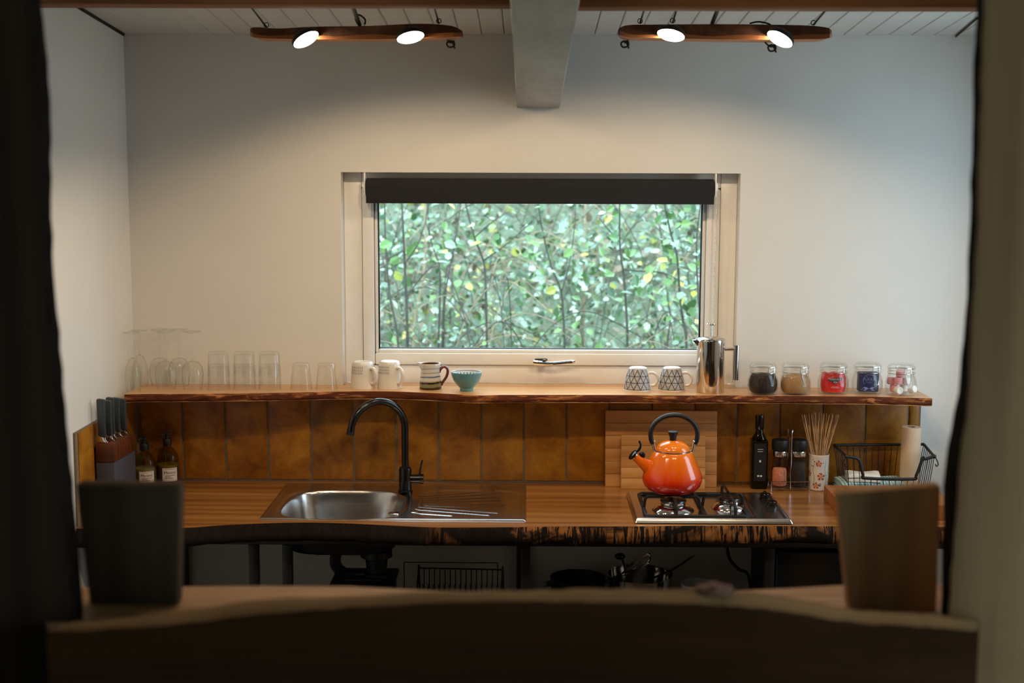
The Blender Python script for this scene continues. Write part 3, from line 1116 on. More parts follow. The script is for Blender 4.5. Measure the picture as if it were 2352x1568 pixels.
def sink_z(x, y):
    e = min(x - SX0, SX1 - x, y - SY0, SY1 - y)
    z = 0.0042 * sst(e / 0.006) - 0.0016 * sst((e - 0.012) / 0.006)
    u, w = abs((x - BC[0]) / BS[0]), abs((y - BC[1]) / BS[1])
    d = (u ** 3.4 + w ** 3.4) ** (1 / 3.4)
    z -= 0.0035 * sst((1.06 - d) / 0.05)
    z -= MBW * (sst((1.0 - d) / 0.16) * 0.93 + 0.07 * sst((1 - d) / 0.9))
    if x > -0.40:
        bx, by = (x + 0.19) / 0.175, (y + 0.33) / 0.19
        dd = (abs(bx) ** 5 + abs(by) ** 5) ** 0.2
        z -= 0.0030 * sst((1.05 - dd) / 0.12)
        for px_, py_, dx, dy in segs:
            L2 = dx * dx + dy * dy
            k_ = max(0, min(1, ((x - px_) * dx + (y - py_) * dy) / L2))
            d2 = (x - px_ - dx * k_) ** 2 + (y - py_ - dy * k_) ** 2
            if d2 < 0.0003:
                z += 0.0030 * math.exp(-d2 / (0.0042 ** 2))
    return z


nx, ny = 290, 150
MB().grid([[(SX0 + (SX1 - SX0) * i / nx, SY0 + (SY1 - SY0) * j / ny, sink_z(SX0 + (SX1 - SX0) * i / nx, SY0 + (SY1 - SY0) * j / ny) + 0.0005) for i in range(nx + 1)] for j in range(ny + 1)]).build('basin', 'steel', sk, sharp=70, fix=False)
nq = 60
MB().grid([[(BC[0] + BS[0] * 1.02 * (2 * i / nq - 1), BC[1] + BS[1] * 1.02 * (2 * j / nq - 1), min(-0.006, sink_z(BC[0] + BS[0] * (2 * i / nq - 1), BC[1] + BS[1] * (2 * j / nq - 1)) - 0.004)) for i in range(nq + 1)] for j in range(nq + 1)]).build('undercoat', 'black_matt', sk, sharp=70, fix=False)
p = stand(905, 1179, WT + 0.004)
MB().lathe([(0.019, 0.0), (0.019, 0.002), (0.017, 0.0035), (0.006, 0.0042), (0.0, 0.0042)], 28, (p.x, p.y, 0.003)).build('waste_knob', 'chrome', sk)
MB().lathe([(0.040, 0.0), (0.040, 0.003), (0.030, 0.004), (0.028, 0.001), (0.0, 0.001)], 28, (BC[0], BC[1], -MBW + 0.0005)).build('drain', 'chrome', sk)
# black waste trap hanging under the bowl
tx = atY(865, 1290, -0.34).x
tb = atY(838, 1318, -0.34).z - WT + 0.006
m = MB().lathe([(0.0, -0.155), (0.052, -0.157), (0.054, -0.178), (0.038, -0.186), (0.034, -0.23), (0.044, -0.235), (0.046, -0.262), (0.036, -0.27), (0.036, tb), (0.0, tb)], 24, (tx, -0.34, 0))
m.tube(spline([(tx, -0.34, -0.24), (tx - 0.1, -0.32, -0.25), (tx - 0.16, -0.2, -0.25), (tx - 0.18, -0.02, -0.25)], 6), 0.02, 10)
m.build('waste_trap', 'black_matt', sk)
# small cover for the tap hole edge: hose ring
tp = atZ(931, 1112, WT + 0.004)
tp.y = -0.172
tp.x = atY(931, 1112, tp.y).x
TA = math.radians(35)          # the neck swings out to the left and towards the room
tap = thing('kitchen_tap', 'black swan-neck kitchen tap with side lever behind the sink', 'tap', tp)
MB().lathe([(0.0, 0.0), (0.026, 0.0), (0.026, 0.005), (0.0225, 0.008), (0.0222, 0.080), (0.0205, 0.0845), (0.019, 0.0845), (0.019, 0.088), (0.0145, 0.0895), (0.0, 0.0895)], 32).build('body', 'black_gloss', tap)
rr = (932 - 818) * m_per_px(tp) / math.cos(TA) / 2
czr = atY(878, 914, tp.y - rr * math.sin(TA)).z - tp.z - rr - 0.0118
pts = [(0, 0, 0.085), (0, 0, 0.5 * (czr + 0.085)), (0, 0, czr)]
for i in range(1, 21):
    a_ = math.radians(163) * i / 20
    d_ = rr * (1 - math.cos(a_))
    pts.append((-d_ * math.cos(TA), -d_ * math.sin(TA), czr + rr * math.sin(a_)))
pts.append((pts[-1][0] - 0.003, pts[-1][1] - 0.002, pts[-1][2] - 0.020))
neck = MB().tube(pts, 0.0124, 16).build('neck', 'black_gloss', tap)
e = Vector(pts[-1])
d = (Vector(pts[-1]) - Vector(pts[-2])).normalized()
MB().tube([e - d * 0.002, e + d * 0.010], 0.0135, 16).build('aerator', 'black_matt', neck)
MB().lathe([(0.0, 0.018), (0.0155, 0.018), (0.0155, 0.052), (0.0175, 0.053), (0.0175, 0.062), (0.016, 0.064), (0.0, 0.064)], 24, (0, 0, 0.046), 'X').build('mixer', 'black_gloss', tap)
MB().tube([(0.050, 0, 0.058), (0.054, 0, 0.085), (0.060, -0.002, 0.113)], [0.0040, 0.0036, 0.0034], 10).build('lever', 'black_gloss', tap)

# ---------------------------------------------------------------- gas hob
HX0, HX1, HY0, HY1 = 0.346, 0.850, -0.568, -0.195
hob = thing('gas_hob', 'two-burner stainless gas hob with black pan supports', 'hob', ((HX0 + HX1) / 2, (HY0 + HY1) / 2, WT))
hw, hd = (HX1 - HX0) / 2, (HY1 - HY0) / 2
PX = 0.130             # control panel starts here


def hob_z(x, y):
    e = min(hw - abs(x), hd - abs(y))
    z = 0.016 * sst((e + 0.003) / 0.012)
    ex, ey = min(x + hw - 0.034, PX - x), hd - 0.030 - abs(y)
    z -= 0.006 * sst(min(ex, ey) / 0.008)
    e2 = min(x - PX - 0.012, hw - 0.018 - x, hd - 0.022 - abs(y))
    z -= 0.0025 * sst(e2 / 0.006)
    return z + 0.0008


nx, ny = 150, 110
MB().grid([[(-hw + 2 * hw * i / nx, -hd + 2 * hd * j / ny, hob_z(-hw + 2 * hw * i / nx, -hd + 2 * hd * j / ny)) for i in range(nx + 1)] for j in range(ny + 1)]).build('hob_top', 'steel', hob, sharp=60, fix=False)
ox, oy = hob.location.x, hob.location.y
b1 = atZ(1546, 1158, WT + 0.03)
b2 = atZ(1675, 1153, WT + 0.03)
burn = [(b1.x - ox, b1.y - oy, 1.12), (b2.x - ox, b2.y - oy, 0.95)]
for bx_, by_, k_ in burn:
    B = MB().lathe([(0.062 * k_, 0.0105), (0.060 * k_, 0.014), (0.046 * k_, 0.026), (0.036 * k_, 0.028), (0.036 * k_, 0.022), (0.0, 0.022)], 36, (bx_, by_, 0)).build('burner', 'steel_polished', hob)
    m = MB().lathe([(0.0, 0.026), (0.035 * k_, 0.026), (0.036 * k_, 0.031), (0.034 * k_, 0.040), (0.0, 0.040)], 40, (bx_, by_, 0))
    m.build('burner_crown', 'chrome', B)
    MB().lathe([(0.0, 0.0405), (0.0375 * k_, 0.0405), (0.039 * k_, 0.043), (0.037 * k_, 0.047), (0.02, 0.0485), (0.0, 0.0485)], 36, (bx_, by_, 0)).build('burner_cap', 'enamel_black', B)
# cast pan support: flat frame with raised fingers
m = MB()
gx0_, gx1_, gy0_, gy1_ = -hw + 0.040, PX - 0.010, -hd + 0.034, hd - 0.034
fz = 0.0165
m.tube([(gx0_ + 0.014, gy0_, fz), (gx1_ - 0.014, gy0_, fz), (gx1_, gy0_ + 0.014, fz), (gx1_, gy1_ - 0.014, fz), (gx1_ - 0.014, gy1_, fz), (gx0_ + 0.014, gy1_, fz), (gx0_, gy1_ - 0.014, fz), (gx0_, gy0_ + 0.014, fz)], 0.0062, 6, closed=True)
FZ = 0.060
for bx_, by_, k_ in burn:
    for dx, dy in ((-1, 0), (1, 0), (0, -1), (0, 1)):
        if dx:
            ex = gx0_ if (dx < 0 and bx_ < 0) else gx1_ if (dx > 0 and bx_ > 0) else (burn[0][0] + burn[1][0]) / 2 + dx * -0.006
            P = [(ex, by_, fz), (ex - dx * 0.004, by_, FZ - 0.012), (ex - dx * 0.012, by_, FZ - 0.004), (bx_ + dx * 0.030, by_, FZ - 0.004)]
        else:
            ey = gy0_ if dy < 0 else gy1_
            P = [(bx_, ey, fz), (bx_, ey - dy * 0.006, FZ - 0.018), (bx_, ey - dy * 0.030, FZ - 0.004), (bx_, by_ + dy * 0.030, FZ - 0.004)]
        m.tube(P, 0.0052, 6)
xm = (burn[0][0] + burn[1][0]) / 2
m.box(xm - 0.005, xm + 0.005, gy0_, gy1_, fz - 0.004, fz + 0.006)
m.build('pan_support', 'black_matt', hob)
for px, py in ((1759, 1146), (1774, 1164)):
    q = stand(px, py, WT + 0.016, 0.014)
    kx, ky = q.x - ox, q.y - oy
    K = MB().lathe([(0.021, 0.0135), (0.021, 0.016), (0.0185, 0.018), (0.0178, 0.031), (0.016, 0.033), (0.0, 0.033)], 28, (kx, ky, 0)).build('knob', 'black_gloss', hob)
    MB().box(kx - 0.0045, kx + 0.0045, ky - 0.017, ky + 0.017, 0.030, 0.0385, 0.002).build('grip', 'black_gloss', K)

# ---------------------------------------------------------------- kettle
kz = WT + FZ + 0.0017
kl = Vector((b1.x + 0.002, -0.372, kz))
ke = thing('whistling_kettle', 'glossy orange enamel whistling kettle with black handle on the hob', 'kettle', kl)
prof = [(0.0, 0.0), (0.066, 0.0), (0.080, 0.006), (0.0935, 0.020), (0.0990, 0.036), (0.0995, 0.047), (0.0965, 0.060), (0.089, 0.079), (0.080, 0.100), (0.0705, 0.121), (0.064, 0.132), (0.058, 0.1365), (0.054, 0.137)]
body = MB().lathe(prof, 64).build('body', 'kettle_enamel', ke, sharp=50)
MB().lathe([(0.0600, 0.1355), (0.0605, 0.138), (0.0585, 0.1395), (0.0565, 0.138)], 48).build('rim', 'chrome', ke)
lid = MB().lathe([(0.0575, 0.138), (0.0572, 0.1415), (0.054, 0.149), (0.046, 0.158), (0.034, 0.1655), (0.018, 0.170), (0.0, 0.171)], 48).build('lid', 'kettle_enamel', ke)
MB().lathe([(0.0, 0.169), (0.0105, 0.169), (0.0115, 0.182), (0.0165, 0.197), (0.0165, 0.200), (0.0145, 0.201), (0.0, 0.1995)], 28).build('lid_knob', 'black_matt', lid)
u = Vector((-1, -0.10, 0.80)).normalized()
P0 = Vector((-0.066, -0.008, 0.070))
sp_ = MB().tube([P0, P0 + u * 0.022, P0 + u * 0.05, P0 + u * 0.078], [0.027, 0.0225, 0.0165, 0.0125], 24).build('spout', 'kettle_enamel', ke)
T_ = P0 + u * 0.078
wdir = Vector((-0.70, -0.35, 0.62)).normalized()
side = wdir.cross(Vector((0, 1, 0))).normalized()
MB().tube([T_ - u * 0.001, T_ + u * 0.004], 0.0132, 24).build('spout_rim', 'chrome', sp_)
wh = MB().tube([T_ + u * 0.003, T_ + u * 0.006, T_ + u * 0.011, T_ + u * 0.014], [0.0150, 0.0185, 0.0185, 0.012], 24).build('whistle', 'black_gloss', ke)
MB().tube(spline([T_ + u * 0.010 + Vector((0.012, 0, 0.008)), T_ + Vector((0.016, 0, 0.026)), T_ + Vector((0.019, 0, 0.040)), T_ + Vector((0.014, 0, 0.052))], 5), [0.0045] * 8 + [0.0034] * 8, 10).build('whistle_lever', 'black_gloss', wh)
MB().ball(T_ + Vector((0.024, 0, 0.004)), 0.0125, 16, 10, (0.9, 0.6, 1.0)).build('whistle_hinge', 'black_gloss', wh)
# handle
hp = []
for i in range(29):
    a_ = math.radians(205 - 230 * i / 28)
    hp.append((0.0035 + 0.0775 * math.cos(a_), 0.0, 0.190 + 0.0655 * math.sin(a_) * (1.0 if math.sin(a_) > 0 else 1.15)))
MB().tube(hp, [0.0066] + [0.0080] * 27 + [0.0066], 14, flat=1.35).build('handle', 'black_matt', ke)
for sg in (-1, 1):
    m = MB().tube([(0.003 + sg * 0.060, 0, 0.131), (0.003 + sg * 0.0655, 0, 0.147), (0.003 + sg * 0.068, 0, 0.170)], [0.007, 0.0055, 0.0045], 10)
    m.ball((0.003 + sg * 0.0655, -0.008, 0.168), 0.0042, 10, 6)
    m.build('handle_bracket', 'chrome', ke)

# ---------------------------------------------------------------- chopping boards leaning on the tiles
def chop(px_tl, px_br, yb, lean, label, strips, thick):
    a_, b_ = atY(px_tl[0], px_tl[1], yb + lean), atZ(px_br[0], px_br[1], WT)
    x0, x1 = a_.x, atY(px_br[0], px_br[1], yb).x
    h_ = a_.z - WT
    t_ = thing('chopping_board', label, 'chopping board', ((x0 + x1) / 2, yb, WT), 0, 'bamboo boards leaning on the tiles')
    w_ = x1 - x0
    hh = h_ / strips
    ang = math.atan2(lean, h_)
    Mx = Matrix.Rotation(-ang, 4, 'X')
    for i in range(strips):
        q = MB().box(-w_ / 2, w_ / 2, 0, thick, hh * i + (0.0003 if i else 0), hh * (i + 1) - 0.0003, 0.0025 if i in (0, strips - 1) else 0.0008, 2).xf(Mx)
        q.build('bamboo_strip', 'bamboo', t_, sharp=25)
    return t_


chop((1391, 941), (1646, 1124), -0.062, 0.030, 'large bamboo chopping board leaning on the tiles behind the kettle', 6, 0.016)
chop((1427, 998), (1619, 1128), -0.098, 0.020, 'small bamboo chopping board leaning in front of the larger one', 5, 0.014)

# ---------------------------------------------------------------- oil bottle
q = stand(1742, 1121, WT, 0.0)
ob = thing('oil_bottle', 'tall dark green square oil bottle with black cap by the tiles', 'bottle', (q.x, -0.062, WT))
w_ = 0.0285
m = MB().box(-w_, w_, -w_, w_, 0, 0.178, 0.007, 3)
m.lathe([(0.026, 0.174), (0.024, 0.184), (0.016, 0.197), (0.0135, 0.206), (0.0135, 0.232), (0.0, 0.232)], 28)
m.build('glass', 'green_glass', ob)
m = MB().box(-w_ + 0.003, w_ - 0.003, -w_ + 0.003, w_ - 0.003, 0.003, 0.170, 0.006, 2)
m.build('oil', 'label_olive', ob)
MB().lathe([(0.0, 0.262), (0.0150, 0.262), (0.0155, 0.259), (0.0155, 0.214), (0.0140, 0.212)], 28).build('cap', 'black_gloss', ob)
lb = MB().box(-0.021, 0.021, -w_ - 0.0012, -w_ - 0.0002, 0.030, 0.165).build('label', 'black_matt', ob, smooth=False)
m = MB().box(-0.003, 0.003, -w_ - 0.0016, -w_ - 0.0013, 0.098, 0.106).box(-0.009, 0.009, -w_ - 0.0016, -w_ - 0.0013, 0.136, 0.138).box(-0.010, 0.010, -w_ - 0.0016, -w_ - 0.0013, 0.144, 0.146)
m.box(-0.009, -0.002, -w_ - 0.0016, -w_ - 0.0013, 0.046, 0.052).box(0.001, 0.008, -w_ - 0.0016, -w_ - 0.0013, 0.046, 0.052)
tag(m.build('label_print', 'label_white', lb, smooth=False), kind='stuff')

# ---------------------------------------------------------------- salt and pepper mills in a wire stand
yb = -0.088
def mill(px, lab, fill, fillm):
    c_ = atY(px, 1100, yb)
    t_ = thing('spice_mill', lab, 'mill', (c_.x, yb, WT + 0.014), 0, 'glass spice mills in the wire stand')
    MB().lathe([(0.0, 0.0), (0.0265, 0.0), (0.028, 0.004), (0.0275, 0.07), (0.024, 0.10), (0.0235, 0.112)], 32).build('glass', 'jar_glass', t_)
    MB().lathe([(0.0, 0.003), (0.024, 0.003), (0.0258, 0.006), (0.0252, fill * 0.8), (0.0225, fill), (0.010, fill + 0.003), (0.0, fill + 0.001)], 28).build('filling', fillm, t_)
    MB().lathe([(0.0245, 0.108), (0.0252, 0.110), (0.0252, 0.124), (0.0245, 0.126)], 32).build('collar', 'chrome', t_)
    MB().lathe([(0.024, 0.126), (0.0275, 0.130), (0.030, 0.142), (0.0305, 0.158), (0.028, 0.166), (0.018, 0.169), (0.0, 0.170)], 32).build('grinder_cap', 'black_matt', t_)
    return c_.x


x1_ = mill(1790, 'spice mill half full of pink salt in the wire stand', 0.062, 'pink_salt')
x2_ = mill(1833, 'spice mill filled with black peppercorns in the wire stand', 0.086, 'pepper')
st = thing('mill_stand', 'chrome wire stand with looped handle holding two spice mills', 'stand', ((x1_ + x2_) / 2, yb, WT))
hx = (x2_ - x1_) / 2 + 0.034
m = MB()
for z in (0.010, 0.036):
    m.tube([(-hx, -0.033, z), (hx, -0.033, z), (hx, 0.033, z), (-hx, 0.033, z)], 0.0018, 8, closed=True)
for sx_ in (-hx, hx):
    for sy_ in (-0.033, 0.033):
        m.tube([(sx_, sy_, 0.003), (sx_, sy_, 0.036)], 0.0018, 8)
        m.ball((sx_, sy_, 0.003), 0.003, 8, 6)
for z in (-0.02, 0.0, 0.02):
    m.tube([(-hx, z, 0.0115), (hx, z, 0.0115)], 0.0014, 8)
m.build('wire_tray', 'chrome', st)
MB().tube(spline([(0, -0.033, 0.010), (0, -0.034, 0.10), (0, -0.032, 0.20), (0.004, -0.024, 0.222), (0, 0.0, 0.232), (-0.004, 0.024, 0.222), (0, 0.033, 0.19), (0, 0.033, 0.010)], 8), 0.0019, 8).build('handle_loop', 'chrome', st)

# ---------------------------------------------------------------- floral pot with bamboo skewers
q = stand(1880, 1122, WT, 0.0)
px_ = atY(1880, 1080, -0.078).x
pot = thing('utensil_pot', 'white pot painted with red and orange flowers holding bamboo skewers', 'pot', (px_, -0.078, WT))
rp_ = 0.0355
MB().lathe([(0.0, 0.0), (rp_ - 0.003, 0.0), (rp_, 0.003), (rp_, 0.122), (rp_ + 0.0012, 0.126), (rp_ - 0.001, 0.128), (rp_ - 0.003, 0.126), (rp_ - 0.0035, 0.006), (0.0, 0.005)], 40).build('body', 'white_ceramic', pot)
rf = lambda z: rp_
fm, om, lm = MB(), MB(), MB()
rnd = random.Random(4)


def flower(a_, z, r_, n=5):
    for k_ in range(n):
        t0 = 2 * PI * k_ / n + 0.3
        patch(fm, [(a_ + math.cos(t0 + d_) * r_ * f_ / rp_, z + math.sin(t0 + d_) * r_ * f_) for d_, f_ in ((0, 0.25), (-0.45, 0.8), (0, 1.0), (0.45, 0.8))], rf)
    patch(om, [(a_ + math.cos(2 * PI * k_ / 8) * r_ * 0.33 / rp_, z + math.sin(2 * PI * k_ / 8) * r_ * 0.33) for k_ in range(8)], rf, 0.0009)


for a_, z, r_ in ((0.05, 0.052, 0.0145), (-0.20, 0.098, 0.0115), (-0.42, 0.020, 0.0125), (1.15, 0.030, 0.010), (-1.25, 0.060, 0.011), (1.9, 0.09, 0.012), (2.7, 0.05, 0.012), (-2.2, 0.03, 0.012)):
    flower(a_, z, r_)
for k_ in range(70):
    a_, z = rnd.uniform(-PI, PI), rnd.uniform(0.008, 0.114)
    t0 = rnd.uniform(0, 2 * PI)
    l_, w2 = rnd.uniform(0.005, 0.009), 0.0018
    ca, sa = math.cos(t0), math.sin(t0)
    patch(lm, [(a_ + (u_ * ca - v_ * sa) / rp_, z + u_ * sa + v_ * ca) for u_, v_ in ((0, 0), (l_ * 0.5, w2), (l_, 0), (l_ * 0.5, -w2))], rf)
for a_, z0_, z1_ in ((0.45, 0.01, 0.11), (-0.75, 0.02, 0.10), (0.95, 0.02, 0.1), (1.6, 0.01, 0.1), (-1.6, 0.01, 0.1)):
    rib(lm, [(a_, z0_), (a_ + 0.16, (z0_ * 2 + z1_) / 3), (a_ - 0.05, (z0_ + 2 * z1_) / 3), (a_ + 0.12, z1_)], 0.0011, rf)
tag(fm.build('flower_print', 'flower_red', pot, smooth=False), kind='stuff')
tag(om.build('flower_centre_print', 'flower_orange', pot, smooth=False), kind='stuff')
tag(lm.build('leaf_print', 'leaf_grey', pot, smooth=False), kind='stuff')
skm = MB().tube([(0, 0, 0), (0, 0, 0.262), (0, 0, 0.27)], [0.0016, 0.0016, 0.0004], 6).mesh('bamboo_skewer', 'skewer_wood')
rnd = random.Random(12)
for k_ in range(34):
    o = bpy.data.objects.new('bamboo_skewer', skm)
    a_ = rnd.uniform(0, 2 * PI)
    rb = 0.024 * math.sqrt(rnd.random())
    base = Vector((rb * math.cos(a_) * 0.8, rb * math.sin(a_) * 0.8, 0.007))
    tgt = Vector((max(-0.95, min(1.0, rnd.gauss(0.06, 0.62))) * 0.078, rnd.uniform(-0.6, 0.5) * 0.032, 0.262))
    # lean over the rim: pass inside the mouth
    dir_ = (tgt - base)
    k2 = (0.128 - base.z) / dir_.z
    mouth = base + dir_ * k2
    if mouth.xy.length > rp_ - 0.0065:
        mm = mouth.xy.normalized() * (rp_ - 0.0065)
        base = Vector((mm.x - dir_.x * k2, mm.y - dir_.y * k2, 0.007))
        if base.xy.length > rp_ - 0.007:
            base.xy = base.xy.normalized() * (rp_ - 0.007)
            dir_ = Vector((mm.x, mm.y, 0.128)) - base
    o.rotation_mode = 'QUATERNION'
    o.rotation_quaternion = dir_.to_track_quat('Z', 'Y')
    o.location = Vector((px_, -0.078, WT)) + base
    C.objects.link(o)
    tag(o, 'thin bamboo skewer standing in the floral pot', 'skewer', 'bamboo skewers in the floral pot')

# ---------------------------------------------------------------- wire basket, towels, paper roll, thick block
bk = thing('wire_basket', 'black wire basket with a dipped front, holding tea towels', 'basket', (1.205, -0.125, WT))
bo = bk.location
TL, TR = atY(1916, 1022, -0.035), atY(2122, 1020, -0.035)
FL, FR_ = atY(1944, 1048, -0.215), atY(2146, 1048, -0.215)
D0, D1, D2, D3 = atY(1966, 1052, -0.215), atY(1984, 1098, -0.215), atY(2100, 1100, -0.215), atY(2124, 1054, -0.215)
lc = lambda p_: Vector(p_) - bo
rim = spline([lc(D0), lc(FL), lc(TL), lc(TR), lc(FR_), lc(D3)], 1)
fr_ = [lc(FL), lc(D0), lc(D0).lerp(lc(D1), 0.25) + Vector((0.006, 0, 0.006)), lc(D1) + Vector((-0.003, 0, 0.012)), lc(D1) + Vector((0.008, 0, 0)), lc(D2) - Vector((0.008, 0, 0)), lc(D2) + Vector((0.006, 0, 0.012)), lc(D3) - Vector((0.006, 0, -0.004)) , lc(D3), lc(FR_)]
MB().tube(spline(fr_, 4), 0.0055, 10).tube([lc(FL), lc(TL)], 0.0048, 8).tube([lc(TL), lc(TR)], 0.0055, 8).tube([lc(TR), lc(FR_)], 0.0048, 8).build('rim', 'black_matt', bk)
m = MB()
zb = 0.004
BXl, BXr, BYb, BYf = lc(TL).x + 0.020, lc(TR).x - 0.030, lc(TL).y - 0.012, lc(FL).y + 0.018
for i in range(15):
    k_ = i / 14
    a_ = lc(TL).lerp(lc(TR), k_)
    xb = BXl + (BXr - BXl) * k_
    m.tube([a_, (xb, BYb, zb), (xb, BYf, zb)], 0.0013, 6)
    fx_ = BXl + (BXr - BXl) * k_
    fa_ = lc(FL).lerp(lc(FR_), k_)
    d0, d1, d2, d3 = lc(D0).x, lc(D1).x, lc(D2).x, lc(D3).x
    zt_ = interp([(d0, lc(D0).z), (d1, lc(D1).z), (d2, lc(D2).z), (d3, lc(D3).z)])(fa_.x)
    m.tube([(xb, BYf, zb), (fa_.x * 0.9 + xb * 0.1, fa_.y, zt_)], 0.0013, 6)
for S0, S1, xb in ((lc(TL), lc(FL), BXl), (lc(TR), lc(FR_), BXr)):
    for i in range(8):
        k_ = i / 7
        m.tube([S0.lerp(S1, k_), (xb, BYb + (BYf - BYb) * k_, zb)], 0.0013, 6)
m.tube([(BXl, BYb, zb), (BXr, BYb, zb), (BXr, BYf, zb), (BXl, BYf, zb)], 0.0022, 8, closed=True)
tag(m.build('wire_grid', 'black_matt', bk), kind='stuff')
for P_, sg in ((lc(FL), -1), (lc(FR_), 1)):
    MB().tube(spline([P_, P_ + Vector((sg * 0.006, -0.004, -0.008)), P_ + Vector((sg * 0.013, -0.004, -0.026)), P_ + Vector((sg * 0.008, -0.003, -0.034)), P_ + Vector((sg * 0.004, -0.002, -0.026))], 4), 0.0020, 8).ball(P_, 0.0075, 10, 8).build('hook', 'black_matt', bk)


def cloth(name, label, cat, mat, cx, cy, z0, w, d, h, folds, seed, rz):
    r_ = random.Random(seed)
    t_ = thing(name, label, cat, (cx, cy, z0), rz)
    for f in range(folds):
        ph = r_.uniform(0, 6)
        def zf(x, y, up):
            e = min(1, (0.5 - abs(x / w)) * 10) * min(1, (0.5 - abs(y / d)) * 10)
            return h * f / folds + (h / folds - 0.001) * (up * (0.55 + 0.45 * e)) + 0.004 * math.sin(x * 40 + ph) * math.cos(y * 35 + ph) * (f + up) / folds + 0.0045
        rows_ = []
        n = 14
        top = [[(w * (i / n - 0.5), d * (j / n - 0.5), zf(w * (i / n - 0.5) * 0.999, d * (j / n - 0.5) * 0.999, 1)) for i in range(n + 1)] for j in range(n + 1)]
        bot = [[(p_[0], p_[1], zf(p_[0], p_[1], 0)) for p_ in r2] for r2 in top]
        m_ = MB().grid(top).grid([list(reversed(r2)) for r2 in bot])
        rimt = top[0] + [r2[-1] for r2 in top[1:]] + list(reversed(top[-1]))[1:] + [r2[0] for r2 in reversed(top[:-1])]
        rimb = bot[0] + [r2[-1] for r2 in bot[1:]] + list(reversed(bot[-1]))[1:] + [r2[0] for r2 in reversed(bot[:-1])]
        m_.grid([rimt, rimb])
        m_.build('fold', mat, t_, sharp=70)
    return t_


cloth('tea_towel', 'folded green and white gingham tea towel lying in the wire basket', 'tea towel', 'gingham', 1.205, -0.128, WT + 0.006, 0.225, 0.13, 0.040, 3, 2, 0.0)
cloth('folded_cloth', 'folded white cloth on top of the gingham tea towel in the basket', 'cloth', 'white_cloth', 1.175, -0.140, WT + 0.046, 0.115, 0.085, 0.026, 2, 6, -0.15)
c_ = atY(2091, 1040, -0.105)
pr_ = thing('paper_roll', 'cream paper kitchen roll standing upright at the right end of the basket', 'paper roll', (c_.x, -0.105, WT + 0.008))
hr_ = atY(2091, 980, -0.105).z - WT - 0.008
MB().lathe([(0.013, 0.0), (0.033, 0.0), (0.0335, 0.001), (0.0335, hr_ - 0.001), (0.033, hr_), (0.013, hr_)], 40).build('paper', 'cream_paper', pr_)
MB().lathe([(0.013, 0.0), (0.013, hr_ - 0.0008), (0.0118, hr_ - 0.0008), (0.0118, 0.0), (0.013, 0.0)], 28).build('core', 'brown_sugar', pr_)
bl = thing('butcher_block', 'thick square wooden block in front of the wire basket', 'chopping board', (1.205, -0.365, WT))
for i in range(6):
    w0 = -0.185 + i * 0.37 / 6
    MB().box(w0 + 0.0003, w0 + 0.37 / 6 - 0.0003, -0.135, 0.135, 0, 0.050, 0.002).build('wood_strip', 'block_wood', bl, sharp=25)

# ---------------------------------------------------------------- knife block and soap bottles
kb = thing('knife_block', 'grey and brown knife block with slanted top beside the left wall', 'knife block', (-1.3645, -0.385, WT))
kw = 0.030
kd = 0.115
lo = [(-kd, 0.0), (kd, 0.0), (kd, 0.166), (-kd, 0.173)]
up_ = [(-kd, 0.1734), (kd, 0.1664), (kd, 0.224), (-kd, 0.236)]
MB().prism(lo, -kw, kw, 'YZ', 0.003).build('base', 'block_grey', kb, sharp=30)
MB().prism(up_, -kw, kw, 'YZ', 0.003).build('top', 'shaded_knife_wood', kb, sharp=30)
kpos = [(-0.013, -0.098, 0.2355), (-0.006, -0.052, 0.233), (-0.012, -0.006, 0.2305), (-0.008, 0.040, 0.228), (0.000, 0.082, 0.226)]
kz_lab = ('standing foremost in the knife block', 'second from the front of the knife block', 'in the middle slot of the knife block', 'second from the tiled wall in the knife block', 'in the knife block slot closest to the tiles')
for i, (x, y, z) in enumerate(kpos):
    kn = thing('kitchen_knife', 'grey-handled knife ' + kz_lab[i], 'knife', (kb.location.x + x, kb.location.y + y, WT + z), 0, 'knives in the block')
    hl = (0.143, 0.133, 0.138, 0.132, 0.124)[i]
    MB().prism([(-0.010, 0.024), (0.013, 0.018), (0.0125, hl * 0.5), (0.0135, hl - 0.002), (0.010, hl), (-0.010, hl + 0.002), (-0.0125, hl - 0.003), (-0.011, hl * 0.5)], -0.008, 0.008, 'XZ', 0.003).build('handle', 'knife_handle', kn, sharp=40)
    MB().prism([(-0.0095, 0.0235), (0.0125, 0.0175), (0.0150, 0.008), (0.022, 0.001), (-0.009, 0.001)], -0.0065, 0.0065, 'XZ', 0.0015).build('bolster', 'chrome', kn, sharp=40)
    MB().box(-0.008, 0.018, -0.001, 0.001, -0.10, 0.001).build('blade', 'chrome', kn, smooth=False)


